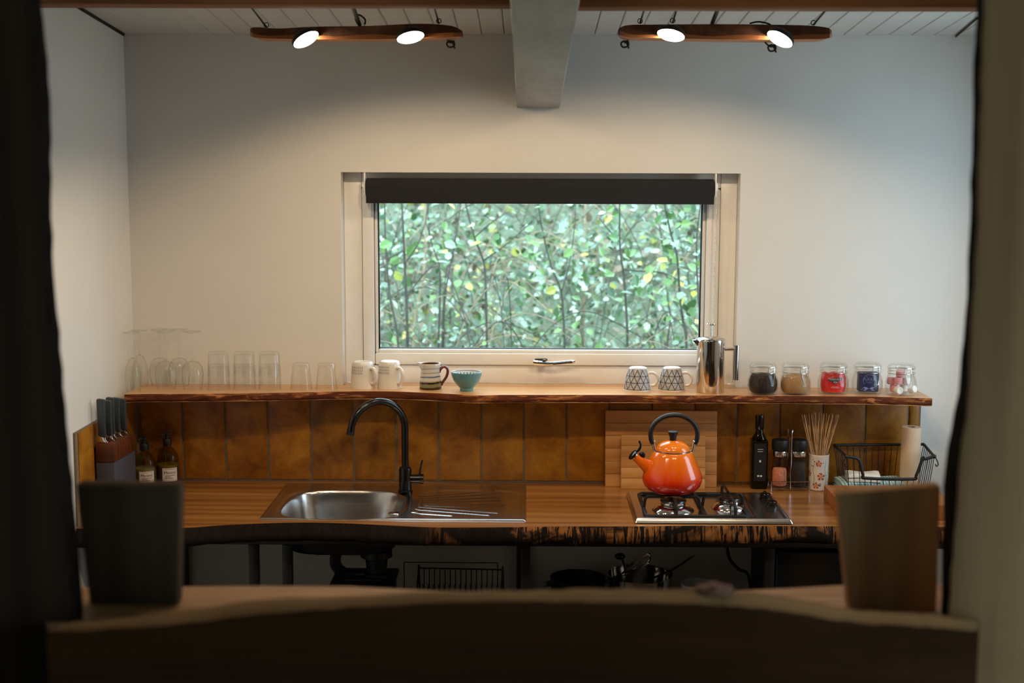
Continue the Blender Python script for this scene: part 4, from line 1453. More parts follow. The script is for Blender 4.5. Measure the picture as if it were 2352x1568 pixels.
def soap(px, yb_, glass, liquid, lab, dk, hsc, seed):
    c2 = atY(px, 1080, yb_)
    t_ = thing('soap_bottle', lab, 'bottle', (c2.x, yb_, WT), 0, 'soap bottles by the left wall')
    r_ = 0.0385
    h_ = hsc
    pr2 = [(0.0, 0.0), (r_ - 0.004, 0.0), (r_, 0.005), (r_, h_ * 0.62), (r_ * 0.97, h_ * 0.70), (r_ * 0.85, h_ * 0.82), (r_ * 0.62, h_ * 0.92), (0.0145, h_ * 0.985), (0.0125, h_), (0.0125, h_ + 0.010)]
    MB().lathe(pr2, 40).build('bottle', glass, t_)
    MB().lathe([(0.0, 0.003), (r_ - 0.005, 0.003), (r_ - 0.002, 0.006), (r_ - 0.002, h_ * 0.55), (0.0, h_ * 0.55)], 36).build('liquid', liquid, t_)
    cp = MB().lathe([(0.0150, h_ + 0.004), (0.0155, h_ + 0.006), (0.0155, h_ + 0.026), (0.0135, h_ + 0.029), (0.0075, h_ + 0.030), (0.0070, h_ + 0.040), (0.0100, h_ + 0.042), (0.0100, h_ + 0.050), (0.0, h_ + 0.051)], 28).build('pump_cap', 'black_matt', t_)
    MB().tube([(0, 0, h_ + 0.046), (-0.012, -0.016, h_ + 0.046), (-0.016, -0.022, h_ + 0.041)], 0.0042, 8).build('pump_spout', 'black_matt', cp)
    lb_ = MB()
    lb_.lathe([(r_ + 0.0006, 0.012), (r_ + 0.0006, h_ * 0.50)], 30, a0=-PI / 2 - 1.9, a1=-PI / 2 + 1.9)
    L_ = lb_.build('label_wrap', dk, t_)
    lw = MB()
    lw.lathe([(r_ + 0.0010, 0.020), (r_ + 0.0010, h_ * 0.49)], 16, a0=-PI / 2 - 0.25, a1=-PI / 2 + 1.15)
    lw.build('label_panel', 'label_white', t_)
    tx_ = MB()
    on_round(tx_, 'Miniml', 0.0155, 0.42, h_ * 0.37, r_ + 0.0015)
    for k2, zz_ in enumerate((0.30, 0.265, 0.23)):
        wv_ = (0.9, 0.5, 0.7)[k2]
        rib(tx_, [(0.0, h_ * zz_), (wv_, h_ * zz_)], 0.0016, lambda z: r_ + 0.001, 0.0006)
    rib(tx_, [(0.0, h_ * 0.46), (1.0, h_ * 0.46)], 0.0010, lambda z: r_ + 0.001, 0.0006)
    tx_.build('lettering', 'ink', t_, smooth=False)


soap(333, -0.105, 'soap_glass', 'soap_clear', 'clear soap bottle with black pump and white label next to the knife block', 'label_olive', 0.128, 1)
soap(386, -0.075, 'soap_yellow', 'soap_clear', 'yellow soap bottle with black pump, maroon label and white panel', 'label_dark', 0.140, 2)

# ================================================================== on the shelf
# ---------------------------------------------------------------- stemware stored upside down
def stem_glass(name, lab, px, yb_, h_, bowl, foot, group):
    c2 = atY(px, 880, yb_)
    t_ = thing(name, lab, 'glass', (c2.x, yb_, SH), 0, group)
    zf_ = h_
    MB().lathe(bowl, 40).build('bowl', 'clear_glass', t_)
    zb_ = bowl[len(bowl) // 2][1]
    MB().lathe([(0.0075, zb_ - 0.001), (0.0045, zb_ + 0.008), (0.0034, zb_ + 0.03), (0.0034, h_ - 0.02), (0.006, h_ - 0.006)], 16).build('stem', 'clear_glass', t_)
    MB().lathe([(0.0, h_ - 0.001), (foot, h_ - 0.0005), (foot + 0.0006, h_ - 0.0015), (foot, h_ - 0.0028), (0.010, h_ - 0.005), (0.005, h_ - 0.009)], 40).build('foot', 'clear_glass', t_)
    return t_


wb = [(0.0300, 0.0), (0.0355, 0.025), (0.0385, 0.052), (0.0350, 0.080), (0.0220, 0.098), (0.0, 0.1035), (0.0205, 0.0965), (0.0338, 0.079), (0.0373, 0.052), (0.0343, 0.025), (0.0290, 0.0)]
wb = wb[:6] + wb[6:]
fb = [(0.0245, 0.0), (0.0270, 0.03), (0.0275, 0.055), (0.0235, 0.085), (0.0130, 0.112), (0.0, 0.120), (0.0118, 0.110), (0.0222, 0.085), (0.0262, 0.055), (0.0258, 0.03), (0.0234, 0.0)]
stem_glass('champagne_flute', 'upturned flute glass at the left end of the shelf, next to the wall corner', 306, -0.165, 0.208, fb, 0.030, 'upturned flute glasses')
stem_glass('champagne_flute', 'upturned flute glass standing between the corner flute and the wine glasses', 323, -0.085, 0.205, fb, 0.030, 'upturned flute glasses')
stem_glass('wine_glass', 'upturned wine glass standing beside the flute glasses', 382, -0.120, 0.207, wb, 0.0325, 'upturned wine glasses')
stem_glass('wine_glass', 'upturned wine glass standing beside the stacked tumblers', 443, -0.120, 0.207, wb, 0.0325, 'upturned wine glasses')
for k_, px in enumerate((369, 413)):
    stem_glass('wine_glass', ('upturned wine glass at the back, between flute and wine glass', 'upturned wine glass at the back, between the two front wine glasses')[k_], px, -0.045, 0.205, wb, 0.0325, 'upturned wine glasses')


def tumbler(lab, px, yb_, z0, r0, r1, h_, group, mesh_h=None):
    c2 = atY(px, 880, yb_)
    t_ = thing('glass_tumbler', lab, 'glass', (c2.x, yb_, SH + z0), 0, group)
    MB().lathe([(r0, 0.0), (r0 * 0.55 + r1 * 0.45, h_ * 0.5), (r1, h_ - 0.004), (r1 - 0.003, h_), (0.0, h_)], 40).build('outer_wall', 'clear_glass', t_)
    MB().lathe([(r0, 0.0), (r0 - 0.0018, 0.0004), ((r0 * 0.55 + r1 * 0.45) - 0.0018, h_ * 0.5), (r1 - 0.0022, h_ - 0.013), (r1 - 0.006, h_ - 0.010), (0.0, h_ - 0.010)], 40).build('inner_wall', 'clear_glass', t_)


names = ('tall tumbler next to the wine glasses', 'tall tumbler in the middle of the stacked row', 'tall tumbler next to the short tumblers')
for (px, n_) in zip((503, 562, 620), names):
    tumbler('upper upturned ' + n_, px, -0.105, 0.045, 0.0395, 0.0345, 0.088, 'stacked tall tumblers')
    tumbler('lower upturned ' + n_, px, -0.105, 0.0, 0.0395, 0.0345, 0.088, 'stacked tall tumblers')
tumbler('short upturned tumbler beside the stacked tall tumblers', 692, -0.105, 0.0, 0.0385, 0.029, 0.094, 'short upturned tumblers')
tumbler('short upturned tumbler beside the white mugs', 750, -0.105, 0.0, 0.0385, 0.029, 0.094, 'short upturned tumblers')

# ---------------------------------------------------------------- white mugs
def mug(px, py, lab, rz, z_top):
    q_ = stand(px, py, SH, 0.043)
    s2 = m_per_px(q_)
    t_ = thing('white_mug', lab, 'mug', q_, rz, 'upturned white mugs')
    h_ = z_top
    tab = [(0.0, 0.0435), (h_ * 0.5, 0.0405), (h_ * 0.93, 0.0365), (h_, 0.033)]
    MB().lathe([(0.0415, 0.0), (0.0435, 0.0), (0.0425, h_ * 0.2), (0.0405, h_ * 0.5), (0.0380, h_ * 0.85), (0.0365, h_ * 0.94), (0.0335, h_ * 0.985), (0.028, h_), (0.026, h_ - 0.0015), (0.0, h_ - 0.0015)], 44).build('body', 'white_ceramic', t_)
    MB().lathe([(0.0415, 0.0), (0.0385, h_ * 0.5), (0.034, h_ * 0.93), (0.0, h_ * 0.95)], 32).build('inside', 'white_ceramic', t_)
    MB().tube(spline([(0.0365, 0, h_ * 0.76), (0.052, 0, h_ * 0.75), (0.0625, 0, h_ * 0.60), (0.063, 0, h_ * 0.40), (0.054, 0, h_ * 0.22), (0.040, 0, h_ * 0.20)], 6), 0.0058, 12, flat=1.25).build('handle', 'white_ceramic', t_)
    m_ = MB()
    rf_ = interp([(0.0, 0.0435), (h_ * 0.2, 0.0425), (h_ * 0.5, 0.0405), (h_ * 0.85, 0.0380), (h_, 0.0335)])
    for r2 in range(3):
        for k2 in range(-9, 4):
            a_ = k2 * 0.118 + 0.34
            z = h_ * (0.80 - 0.105 * r2)
            patch(m_, [(a_ - 0.016, z - 0.0034), (a_ + 0.010, z - 0.0034), (a_ + 0.016, z + 0.0034), (a_ - 0.010, z + 0.0034)], rf_, 0.0008)
    m_.build('dash_print', 'ink', t_, smooth=False)
    return t_


mug(830, 894, 'upturned white mug with dashes standing beside the short glass tumblers', -0.62, 0.094)
mug(892, 894, 'upturned white mug with dashes standing beside the striped jug', -0.66, 0.096)

# ---------------------------------------------------------------- striped jug
q = stand(987, 896, SH, 0.038)
jg = thing('striped_jug', 'small striped pottery jug with a brown handle', 'jug', q)
prof = [(0.0, 0.0), (0.0385, 0.0), (0.0395, 0.003), (0.0388, 0.020), (0.0370, 0.038), (0.0345, 0.055), (0.0335, 0.068), (0.0345, 0.080), (0.0365, 0.090), (0.0355, 0.0915), (0.0335, 0.090), (0.032, 0.068), (0.035, 0.03), (0.0, 0.006)]
m = MB().lathe(prof, 48)
for v_ in m.v:                      # pull the pouring lip out on the left
    if v_.z > 0.070 and v_.x < 0:
        ang = abs(math.atan2(v_.y, -v_.x))
        k_ = max(0, 1 - ang / 0.6) ** 2 * sst((v_.z - 0.070) / 0.02)
        v_.x -= 0.012 * k_
        v_.z += 0.002 * k_
m.build('body', 'jug_bands', jg, sharp=60)
MB().lathe([(0.0333, 0.0885), (0.0318, 0.068), (0.0345, 0.03), (0.0, 0.008)], 36).build('inside', 'brown_glaze', jg)
MB().tube(spline([(0.031, 0, 0.058), (0.036, 0, 0.070), (0.047, 0, 0.078), (0.058, 0, 0.073), (0.061, 0, 0.060), (0.056, 0, 0.042), (0.044, 0, 0.024), (0.038, 0, 0.012)], 6), 0.0050, 12, flat=1.3).build('handle', 'brown_glaze', jg)

# ---------------------------------------------------------------- teal bowl
q = stand(1071, 899, SH, 0.022)
bw = thing('teal_bowl', 'small teal bowl with zigzag pattern inside the rim', 'bowl', q)
MB().lathe([(0.0, 0.002), (0.021, 0.002), (0.022, 0.0), (0.0235, 0.001), (0.0235, 0.010), (0.034, 0.020), (0.0455, 0.036), (0.0530, 0.056), (0.0540, 0.0655), (0.0530, 0.067)], 48).build('outside', 'teal_glaze', bw)
MB().lathe([(0.0530, 0.067), (0.0515, 0.0655), (0.0500, 0.054), (0.043, 0.036), (0.03, 0.02), (0.0, 0.013)], 48).build('inside', 'bowl_inside', bw)
rfi = interp([(0.02, 0.03), (0.036, 0.043), (0.054, 0.0500), (0.0655, 0.0515)])
m = MB()
for k_ in range(26):
    a_ = 2 * PI * k_ / 26
    w2 = 0.09
    patch(m, [(a_ - w2, 0.044), (a_ + w2, 0.044), (a_, 0.060)], rfi, -0.0010)
rib(m, [(2 * PI * k_ / 40, 0.0425) for k_ in range(41)], 0.002, rfi, -0.001)
rib(m, [(2 * PI * k_ / 40, 0.0640) for k_ in range(41)], 0.0014, rfi, -0.001)
m.build('zigzag_print', 'ink', bw, smooth=False)

# ---------------------------------------------------------------- triangle cups
def tricup(px, py, lab):
    q_ = stand(px, py, SH, 0.047)
    t_ = thing('patterned_cup', lab, 'cup', q_, -0.12, 'upturned triangle-pattern cups')
    pr2 = [(0.0445, 0.0), (0.0472, 0.0), (0.0470, 0.006), (0.0455, 0.022), (0.0425, 0.040), (0.0380, 0.058), (0.0335, 0.072), (0.0315, 0.0775)]
    tp_ = [(0.0315, 0.0775), (0.030, 0.080), (0.0265, 0.0815), (0.0245, 0.0800), (0.0, 0.0800)]
    MB().lathe(pr2, 44).build('body', 'cup_grey', t_)
    MB().lathe(tp_, 44).build('foot', 'white_ceramic', t_)
    MB().lathe([(0.0445, 0.0), (0.042, 0.025), (0.036, 0.055), (0.028, 0.073), (0.0, 0.077)], 32).build('inside', 'white_ceramic', t_)
    MB().lathe([(0.0475, 0.0), (0.0478, 0.002), (0.0474, 0.005)], 44).build('rim', 'white_ceramic', t_)
    MB().tube(spline([(0.037, 0, 0.060), (0.052, 0, 0.062), (0.0665, 0, 0.052), (0.0690, 0, 0.036), (0.061, 0, 0.020), (0.045, 0, 0.016)], 6), 0.0050, 12, flat=1.3).build('handle', 'white_ceramic', t_)
    rf_ = interp([(z, r) for r, z in pr2[1:]])
    m_ = MB()
    n = 12
    zz_ = [0.006, 0.030, 0.053, 0.0755]
    for r2 in range(3):
        for k2 in range(n):
            if 2 <= k2 <= 3:
                continue
            a0_ = 2 * PI * (k2 + 0.5 * (r2 % 2)) / n
            da = PI / n
            rib(m_, [(a0_ - da, zz_[r2]), (a0_, zz_[r2 + 1]), (a0_ + da, zz_[r2])], 0.0019, rf_, 0.0007)
    for z in zz_[:3]:
        rib(m_, [(2 * PI * k2 / 48, z) for k2 in range(49)], 0.0016, rf_, 0.0007)
    m_.build('triangle_print', 'ink', t_, smooth=False)
    wp = MB()
    wp.lathe([(r + 0.0010, z) for r, z in pr2[1:]], 8, a0=-0.42, a1=0.42).build('white_panel', 'white_ceramic', t_)


tricup(1467, 900, 'upturned grey triangle-pattern cup on the side of the teal bowl')
tricup(1546, 900, 'upturned grey triangle-pattern cup right beside the steel coffee press')

# ---------------------------------------------------------------- french press
q = stand(1635, 905, SH, 0.049)
fp = thing('french_press', 'polished stainless steel coffee press with straight side handle', 'coffee press', q)
MB().lathe([(0.0, 0.0), (0.047, 0.0), (0.0485, 0.002), (0.0485, 0.178), (0.0495, 0.183), (0.0485, 0.185), (0.0465, 0.184)], 64).build('body', 'steel_polished', fp)
ld = MB().lathe([(0.0470, 0.183), (0.0475, 0.187), (0.044, 0.190), (0.02, 0.1935), (0.009, 0.195), (0.0, 0.195)], 48).build('lid', 'steel_polished', fp)
MB().lathe([(0.0025, 0.194), (0.0025, 0.238)], 12).build('plunger_rod', 'chrome', ld)
MB().lathe([(0.0, 0.236), (0.0165, 0.236), (0.0175, 0.2385), (0.0165, 0.241), (0.0, 0.242)], 28).build('plunger_knob', 'chrome', ld)
m = MB().prism([(-0.046, 0.160), (-0.064, 0.180), (-0.066, 0.1835), (-0.046, 0.184)], -0.011, 0.011, 'XZ', 0.002)
m.build('spout', 'steel_polished', fp)
hh_ = MB().tube([(0.088, 0, 0.043), (0.089, 0, 0.165)], 0.0105, 20).build('handle', 'steel', fp)
MB().tube([(0.046, 0, 0.150), (0.090, 0, 0.152)], 0.0058, 12).build('handle_arm', 'chrome', hh_)

# ---------------------------------------------------------------- clip-top jars
def clip_jar(px, py, lab, clip_a):
    q_ = stand(px, py, SH, 0.048)
    t_ = thing('clip_top_jar', lab, 'jar', q_, 0.0, 'clip-top glass jars on the shelf')
    MB().lathe([(0.0, 0.003), (0.043, 0.003), (0.046, 0.0), (0.0505, 0.010), (0.0535, 0.028), (0.0530, 0.045), (0.0480, 0.062), (0.0440, 0.070), (0.0460, 0.0735), (0.0460, 0.0795), (0.0440, 0.082), (0.0440, 0.086)], 44).build('body', 'jar_glass', t_)
    MB().lathe([(0.0, 0.006), (0.042, 0.006), (0.0480, 0.014), (0.0508, 0.030), (0.0500, 0.045), (0.0450, 0.062), (0.0412, 0.070), (0.0412, 0.085)], 40).build('inner_wall', 'jar_glass', t_)
    MB().lathe([(0.0412, 0.0862), (0.0465, 0.0862), (0.0465, 0.0885), (0.0412, 0.0885)], 40).build('seal', 'white_ceramic', t_)
    L_ = MB().lathe([(0.0410, 0.0890), (0.0470, 0.0890), (0.0472, 0.0945), (0.0440, 0.0985), (0.0420, 0.1050), (0.0400, 0.1075), (0.0365, 0.1080), (0.0340, 0.1050), (0.0, 0.1040)], 44).build('lid', 'jar_glass', t_)
    cl = MB()
    for z, r in ((0.0765, 0.0472), (0.0965, 0.0470)):
        cl.tube([(r * math.cos(2 * PI * k2 / 32), r * math.sin(2 * PI * k2 / 32), z) for k2 in range(32)], 0.0011, 6, closed=True)
    ca = clip_a

    def cp(da, z, r):
        return (r * math.sin(ca + da), -r * math.cos(ca + da), z)
    cl.tube([cp(-0.28, 0.0765, 0.0482), cp(-0.26, 0.098, 0.0485), cp(0.26, 0.098, 0.0485), cp(0.28, 0.0765, 0.0482)], 0.0012, 6)
    cl.tube([cp(-0.24, 0.078, 0.050), cp(-0.22, 0.066, 0.0515), cp(-0.06, 0.038, 0.0575), cp(0.06, 0.038, 0.0575), cp(0.22, 0.066, 0.0515), cp(0.24, 0.078, 0.050)], 0.0012, 6)
    cl.build('wire_clip', 'chrome', t_)
    return q_, t_


def fill_jar(t_, h_, mat):
    tab = interp([(0.006, 0.041), (0.014, 0.0470), (0.030, 0.0498), (0.045, 0.0490), (0.062, 0.0440), (0.070, 0.0402)])
    zs_ = [0.007, 0.014, 0.022, 0.030, 0.038, 0.045, 0.054, 0.062, 0.070]
    zs_ = [z for z in zs_ if z < h_] + [h_]
    MB().lathe([(0.0, 0.007)] + [(tab(z) - 0.0006, z) for z in zs_] + [(0.02, h_ + 0.003), (0.0, h_ + 0.001)], 36).build('filling', mat, t_)


q1, j1 = clip_jar(1757, 909, 'clip-top jar filled with dark ground coffee', 0.45)
fill_jar(j1, 0.068, 'coffee')
q2, j2 = clip_jar(1832, 909, 'clip-top jar filled with light brown sugar', 0.42)
fill_jar(j2, 0.062, 'brown_sugar')
q3, j3 = clip_jar(1920, 908, 'clip-top jar holding a red tea packet', 0.30)
q4, j4 = clip_jar(1999, 908, 'clip-top jar holding a navy tea packet', 0.40)
q5, j5 = clip_jar(2077, 911, 'clip-top jar of pink and white marshmallows at the right end of the shelf', 0.20)
# red packet
pk = thing('tea_packet', 'crumpled red tea packet inside a clip-top jar', 'packet', q3 + Vector((0, 0, 0.0075)))
m = MB()
rnd = random.Random(2)
rows = []
for j in range(9):
    z = 0.064 * j / 8
    w2 = interp([(0.0, 0.038), (0.02, 0.0425), (0.05, 0.041), (0.064, 0.036)])(z)
    row = []
    for i in range(9):
        x = -w2 + 2 * w2 * i / 8
        bul = 0.0235 * (1 - (x / (w2 * 1.05)) ** 4) ** 0.5
        row.append((x, -bul + rnd.uniform(-1, 1) * 0.0008, z + (0.003 * math.sin(i * 1.7) if j == 8 else 0)))
    rows.append(row)
back = [[(x, -y, z) for x, y, z in reversed(r)] for r in rows]
m.grid(rows).grid(back)
m.grid([rows[-1], list(reversed(back[-1]))]).grid([rows[0], list(reversed(back[0]))])
m.grid([[r[0], b_[-1]] for r, b_ in zip(rows, back)]).grid([[r[-1], b_[0]] for r, b_ in zip(rows, back)])
pkb = m.build('wrapper', 'red_packet', pk, sharp=50)
m, m2 = MB(), MB()
lg = MB()
lg.add([(-0.024, -0.0252, 0.047), (0.025, -0.0252, 0.051), (0.024, -0.0252, 0.042), (0.009, -0.0254, 0.038), (0.009, -0.0254, 0.030), (-0.007, -0.0254, 0.030), (-0.008, -0.0254, 0.037), (-0.023, -0.0252, 0.040)], [tuple(range(8))])
lg.build('logo_plate', 'ink', pk, smooth=False)
on_flat(m, 'YORKSHIRE', 0.0090, 0.0, 0.0445, -0.0260, 0.86)
on_flat(m, 'TEA', 0.0085, 0.001, 0.0345, -0.0262)
m.box(-0.010, 0.012, -0.0256, -0.0252, 0.0185, 0.0195).box(-0.014, 0.016, -0.0256, -0.0252, 0.0150, 0.0160)
m.build('lettering', 'label_white', pk, smooth=False)
# navy packet
pk = thing('tea_packet', 'navy blue tea packet with pale lettering inside a clip-top jar', 'packet', q4 + Vector((0.002, 0, 0.0075)))
MB().box(-0.034, 0.034, -0.019, 0.019, 0, 0.068, 0.004).build('carton', 'navy_packet', pk)
m = MB()
on_flat(m, 'PUKKA', 0.0135, 0.0, 0.044, -0.0196)
yq = -0.0195
m.tube([(0.021 * math.cos(math.radians(a_)), yq, 0.040 + 0.021 * math.sin(math.radians(a_))) for a_ in range(-40, 221, 13)], 0.0006, 5)
m.box(-0.010, 0.010, yq - 0.0003, yq, 0.0345, 0.0353).box(-0.007, 0.007, yq - 0.0003, yq, 0.031, 0.0318)
for sg in (-1, 1):
    m.add([(0, yq, 0.011), (sg * 0.010, yq, 0.017), (sg * 0.020, yq, 0.016), (sg * 0.012, yq, 0.010)], [(0, 1, 2, 3)])
    m.add([(sg * 0.006, yq, 0.008), (sg * 0.014, yq, 0.009), (sg * 0.022, yq, 0.006), (sg * 0.012, yq, 0.005)], [(0, 1, 2, 3)])
    m.tube([(sg * 0.016, yq, 0.018), (sg * 0.027, yq, 0.008)], 0.0006, 5)
m.build('lettering', 'lavender', pk, smooth=False)
# marshmallows
mw = MB().lathe([(0.0, 0.0), (0.011, 0.0), (0.0135, 0.0025), (0.0138, 0.012), (0.0135, 0.0205), (0.011, 0.0235), (0.0, 0.024)], 20)
mwm = {k_: mw.mesh('marshmallow', k_) for k_ in ('marsh_pink', 'marsh_white')}
lay = [(-0.020, -0.026, 0.021, 'marsh_white', 90, 0.2), (0.024, -0.024, 0.021, 'marsh_white', 75, 0.6), (-0.020, 0.012, 0.0082, 'marsh_pink', 0, 0), (0.016, 0.020, 0.0082, 'marsh_white', 0, 0),
       (-0.012, -0.010, 0.038, 'marsh_pink', 0, 0.4), (0.020, 0.004, 0.036, 'marsh_white', 0, 0.3), (-0.006, -0.008, 0.063, 'marsh_pink', 0, 0), (-0.030, 0.014, 0.034, 'marsh_pink', 0, 0.4)]
for x, y, z, k_, tilt, az in lay:
    o = bpy.data.objects.new('marshmallow', mwm[k_])
    o.location = q5 + Vector((x, y, z if tilt == 0 else z))
    o.rotation_euler = (math.radians(tilt), 0, az)
    C.objects.link(o)
    tag(o, ('pink' if 'pink' in k_ else 'white') + ' marshmallow in the clip-top jar', 'marshmallow', ('pink' if 'pink' in k_ else 'white') + ' marshmallows in the jar')

# ---------------------------------------------------------------- roller blind
bd = thing('roller_blind', 'rolled-up charcoal roller blind across the top of the window', 'blind', (0, 0.02, WZ1))
yb_ = 0.012
xa, xb_ = atY(843, 440, yb_).x, atY(1638, 440, yb_).x
zt_, zb_ = atY(1240, 410, yb_ - 0.03).z, atY(1240, 468, yb_ - 0.03).z
lo_ = lambda x, y, z: (x, y - 0.02, z - WZ1)
rr_ = 0.031
zc_ = zt_ - rr_
m = MB().lathe([(0.0, xa), (rr_, xa), (rr_, xb_), (0.0, xb_)], 36, lo_(0, yb_, zc_), 'X')
m.build('fabric_roll', 'fabric_dark', bd)
m = MB().box(xa, xb_, yb_ - rr_ - 0.02 - 0.0005, yb_ - rr_ - 0.02 + 0.0012, zb_ - WZ1, zc_ - WZ1)
m.build('fabric_drop', 'fabric_dark', bd, smooth=False)
MB().box(xa, xb_, yb_ - rr_ - 0.0235, yb_ - rr_ - 0.0155, zb_ - WZ1, zb_ - WZ1 + 0.022, 0.003).build('bottom_bar', 'fabric_dark', bd)
for x, sg in ((xa - 0.006, -1), (xb_ + 0.006, 1)):
    m = MB().box(x - 0.0025, x + 0.0025, yb_ - 0.045, yb_ + 0.005, zc_ - WZ1 - 0.03, -0.001, 0.001)
    m.lathe([(0.0, -0.004 if sg < 0 else 0.004), (0.019, -0.004 if sg < 0 else 0.004), (0.019, 0.004 if sg < 0 else -0.004), (0.0, 0.004 if sg < 0 else -0.004)], 24, lo_(x + sg * 0.004, yb_, zc_), 'X')
    m.build('bracket', 'upvc', bd)
m = MB()
cx_ = xb_ + 0.011
zlow = atY(1640, 775, yb_).z
for dy in (-0.014, 0.014):
    z = zc_
    while z > zlow:
        m.ball(lo_(cx_ - 0.006 * (zc_ - z), yb_ + dy - 0.012 * 0, z), 0.0021, 6, 4)
        z -= 0.0058
tag(m.build('bead_chain', 'white_ceramic', bd, fix=False), kind='stuff')

# ---------------------------------------------------------------- spotlight bars
def light_bar(top, bot, lamps, rods, flex, tails, lab, c_px, power, yf_=-0.690, dz=0.0):
    made = []
    c0 = atY(c_px, 75, yf_)
    t_ = thing('spotlight_bar', lab, 'ceiling light', c0)
    P = [atY(a_, b_, yf_) for a_, b_ in top] + [atY(a_, b_, yf_) for a_, b_ in reversed(bot)]
    n = len(top)
    tp_ = spline(P[:n], 5)
    bt_ = spline(list(reversed(P[n:])), 5)
    dep = 0.105
    rows_ = []
    nn = len(tp_)
    for i in range(nn):
        a_, b_ = tp_[i] - c0, bt_[i] - c0
        k2 = min(1.0, min(i, nn - 1 - i) / 3.0)
        d2 = dep * (0.55 + 0.45 * k2)
        o_ = (dep - d2) / 2
        rows_.append([(b_.x, o_, b_.z), (a_.x, o_ + 0.004, a_.z), (a_.x, o_ + d2 - 0.004, a_.z - 0.002), (b_.x, o_ + d2, b_.z + 0.002)])
    m_ = MB().grid(rows_)
    m_.add(rows_[0], [(0, 1, 2, 3)]).add(rows_[-1], [(0, 1, 2, 3)])
    m_.build('bark_slab', 'bar_bark', t_, sharp=50)
    und = MB().grid([[(r2[0][0], r2[0][1] + 0.001, r2[0][2] - 0.0015), (r2[3][0], r2[3][1] - 0.001, r2[3][2] - 0.0015)] for r2 in rows_])
    und.grid([[(r2[0][0], r2[0][1] - 0.0008, r2[0][2] - 0.0015), (r2[0][0], r2[0][1] - 0.0008, r2[0][2] + 0.010 + 0.003 * math.sin(r2[0][0] * 31))] for r2 in rows_])
    und.grid([[(r2[0][0], r2[0][1] - 0.0008, r2[0][2] - 0.0015), (r2[0][0], r2[0][1] + 0.001, r2[0][2] - 0.0015)] for r2 in rows_])
    und.build('sawn_underside', 'bar_cut', t_, sharp=50)
    for px, py, tilt in lamps:
        L0 = atY(px, py, yf_ - 0.022) - c0
        nrm = Vector((tilt * 1.5, -0.30, -0.90)).normalized()
        R_ = nrm.to_track_quat('Z', 'Y').to_matrix().to_4x4()
        M_ = Matrix.Translation(L0) @ R_
        hd = MB().lathe([(0.0, -0.022), (0.024, -0.022), (0.032, -0.019), (0.0415, -0.010), (0.0430, 0.0), (0.0405, 0.001), (0.039, -0.003)], 32).xf(M_).build('lamp_head', 'black_matt', t_)
        ln_ = MB().lathe([(0.0402, -0.002), (0.036, 0.002), (0.02, 0.0045), (0.0, 0.0055)], 32).xf(M_).build('lamp_lens', 'lamp_lens', hd)
        sl = bpy.data.lights.new('spotlight', 'SPOT')
        sl.energy = power
        sl.color = (1.0, 0.74, 0.46)
        sl.spot_size = math.radians(160)
        sl.spot_blend = 0.35
        sl.shadow_soft_size = 0.022
        so = bpy.data.objects.new('spotlight', sl)
        so.location = c0 + L0 + nrm * 0.030
        aim = Vector((tilt * 0.5, 0.08, -1.0))
        so.rotation_mode = 'QUATERNION'
        so.rotation_quaternion = aim.to_track_quat('-Z', 'Y')
        C.objects.link(so)
    for (a_, b_), (e_, f_) in rods:
        p0 = atY(a_, b_, yf_ + 0.05) - c0
        p1 = atY(e_, f_, -1.105)
        p1 = Vector((p1.x, p1.y, min(p1.z + 0.03, ceil_z(p1.y) - 0.008))) - c0
        rd = MB().tube([p0, p1], 0.0028, 8)
        rd.tube([p0 + Vector((0.007 * math.cos(k2), 0, 0.006 + 0.007 * math.sin(k2))) for k2 in [i * 2 * PI / 12 for i in range(12)]], 0.0014, 6, closed=True)
        rd.build('suspension_rod', 'black_matt', t_)
    (a_, b_), (e_, f_), loop = flex
    p0, p1 = atY(a_, b_, yf_ + 0.05) - c0, atY(e_, f_, -1.105)
    p1 = Vector((p1.x, p1.y, min(p1.z + 0.03, ceil_z(p1.y) - 0.009))) - c0
    MB().tube([p0, p1], 0.0062, 10).build('support_arm', 'black_matt', t_)
    MB().tube(spline([atY(u_, w2, yf_ + 0.045) - c0 for u_, w2 in loop], 6), 0.0026, 8).build('flex', 'black_matt', t_)
    for pts_ in tails:
        w3 = [atY(u_, w2, yf_ + 0.085) - c0 for u_, w2 in pts_]
        tt = MB().tube(spline(w3, 5), 0.0024, 8)
        e_ = w3[-1]
        tt.tube(spline([e_, e_ + Vector((0.010, 0, 0.006)), e_ + Vector((0.012, 0, -0.008)), e_ + Vector((-0.004, 0, -0.012)), e_ + Vector((-0.010, 0, 0.0)), e_ + Vector((0.004, 0.004, 0.006)), e_ + Vector((0.014, 0, -0.016))], 4), 0.0028, 8)
        tt.build('rope_tail', 'rope', t_)


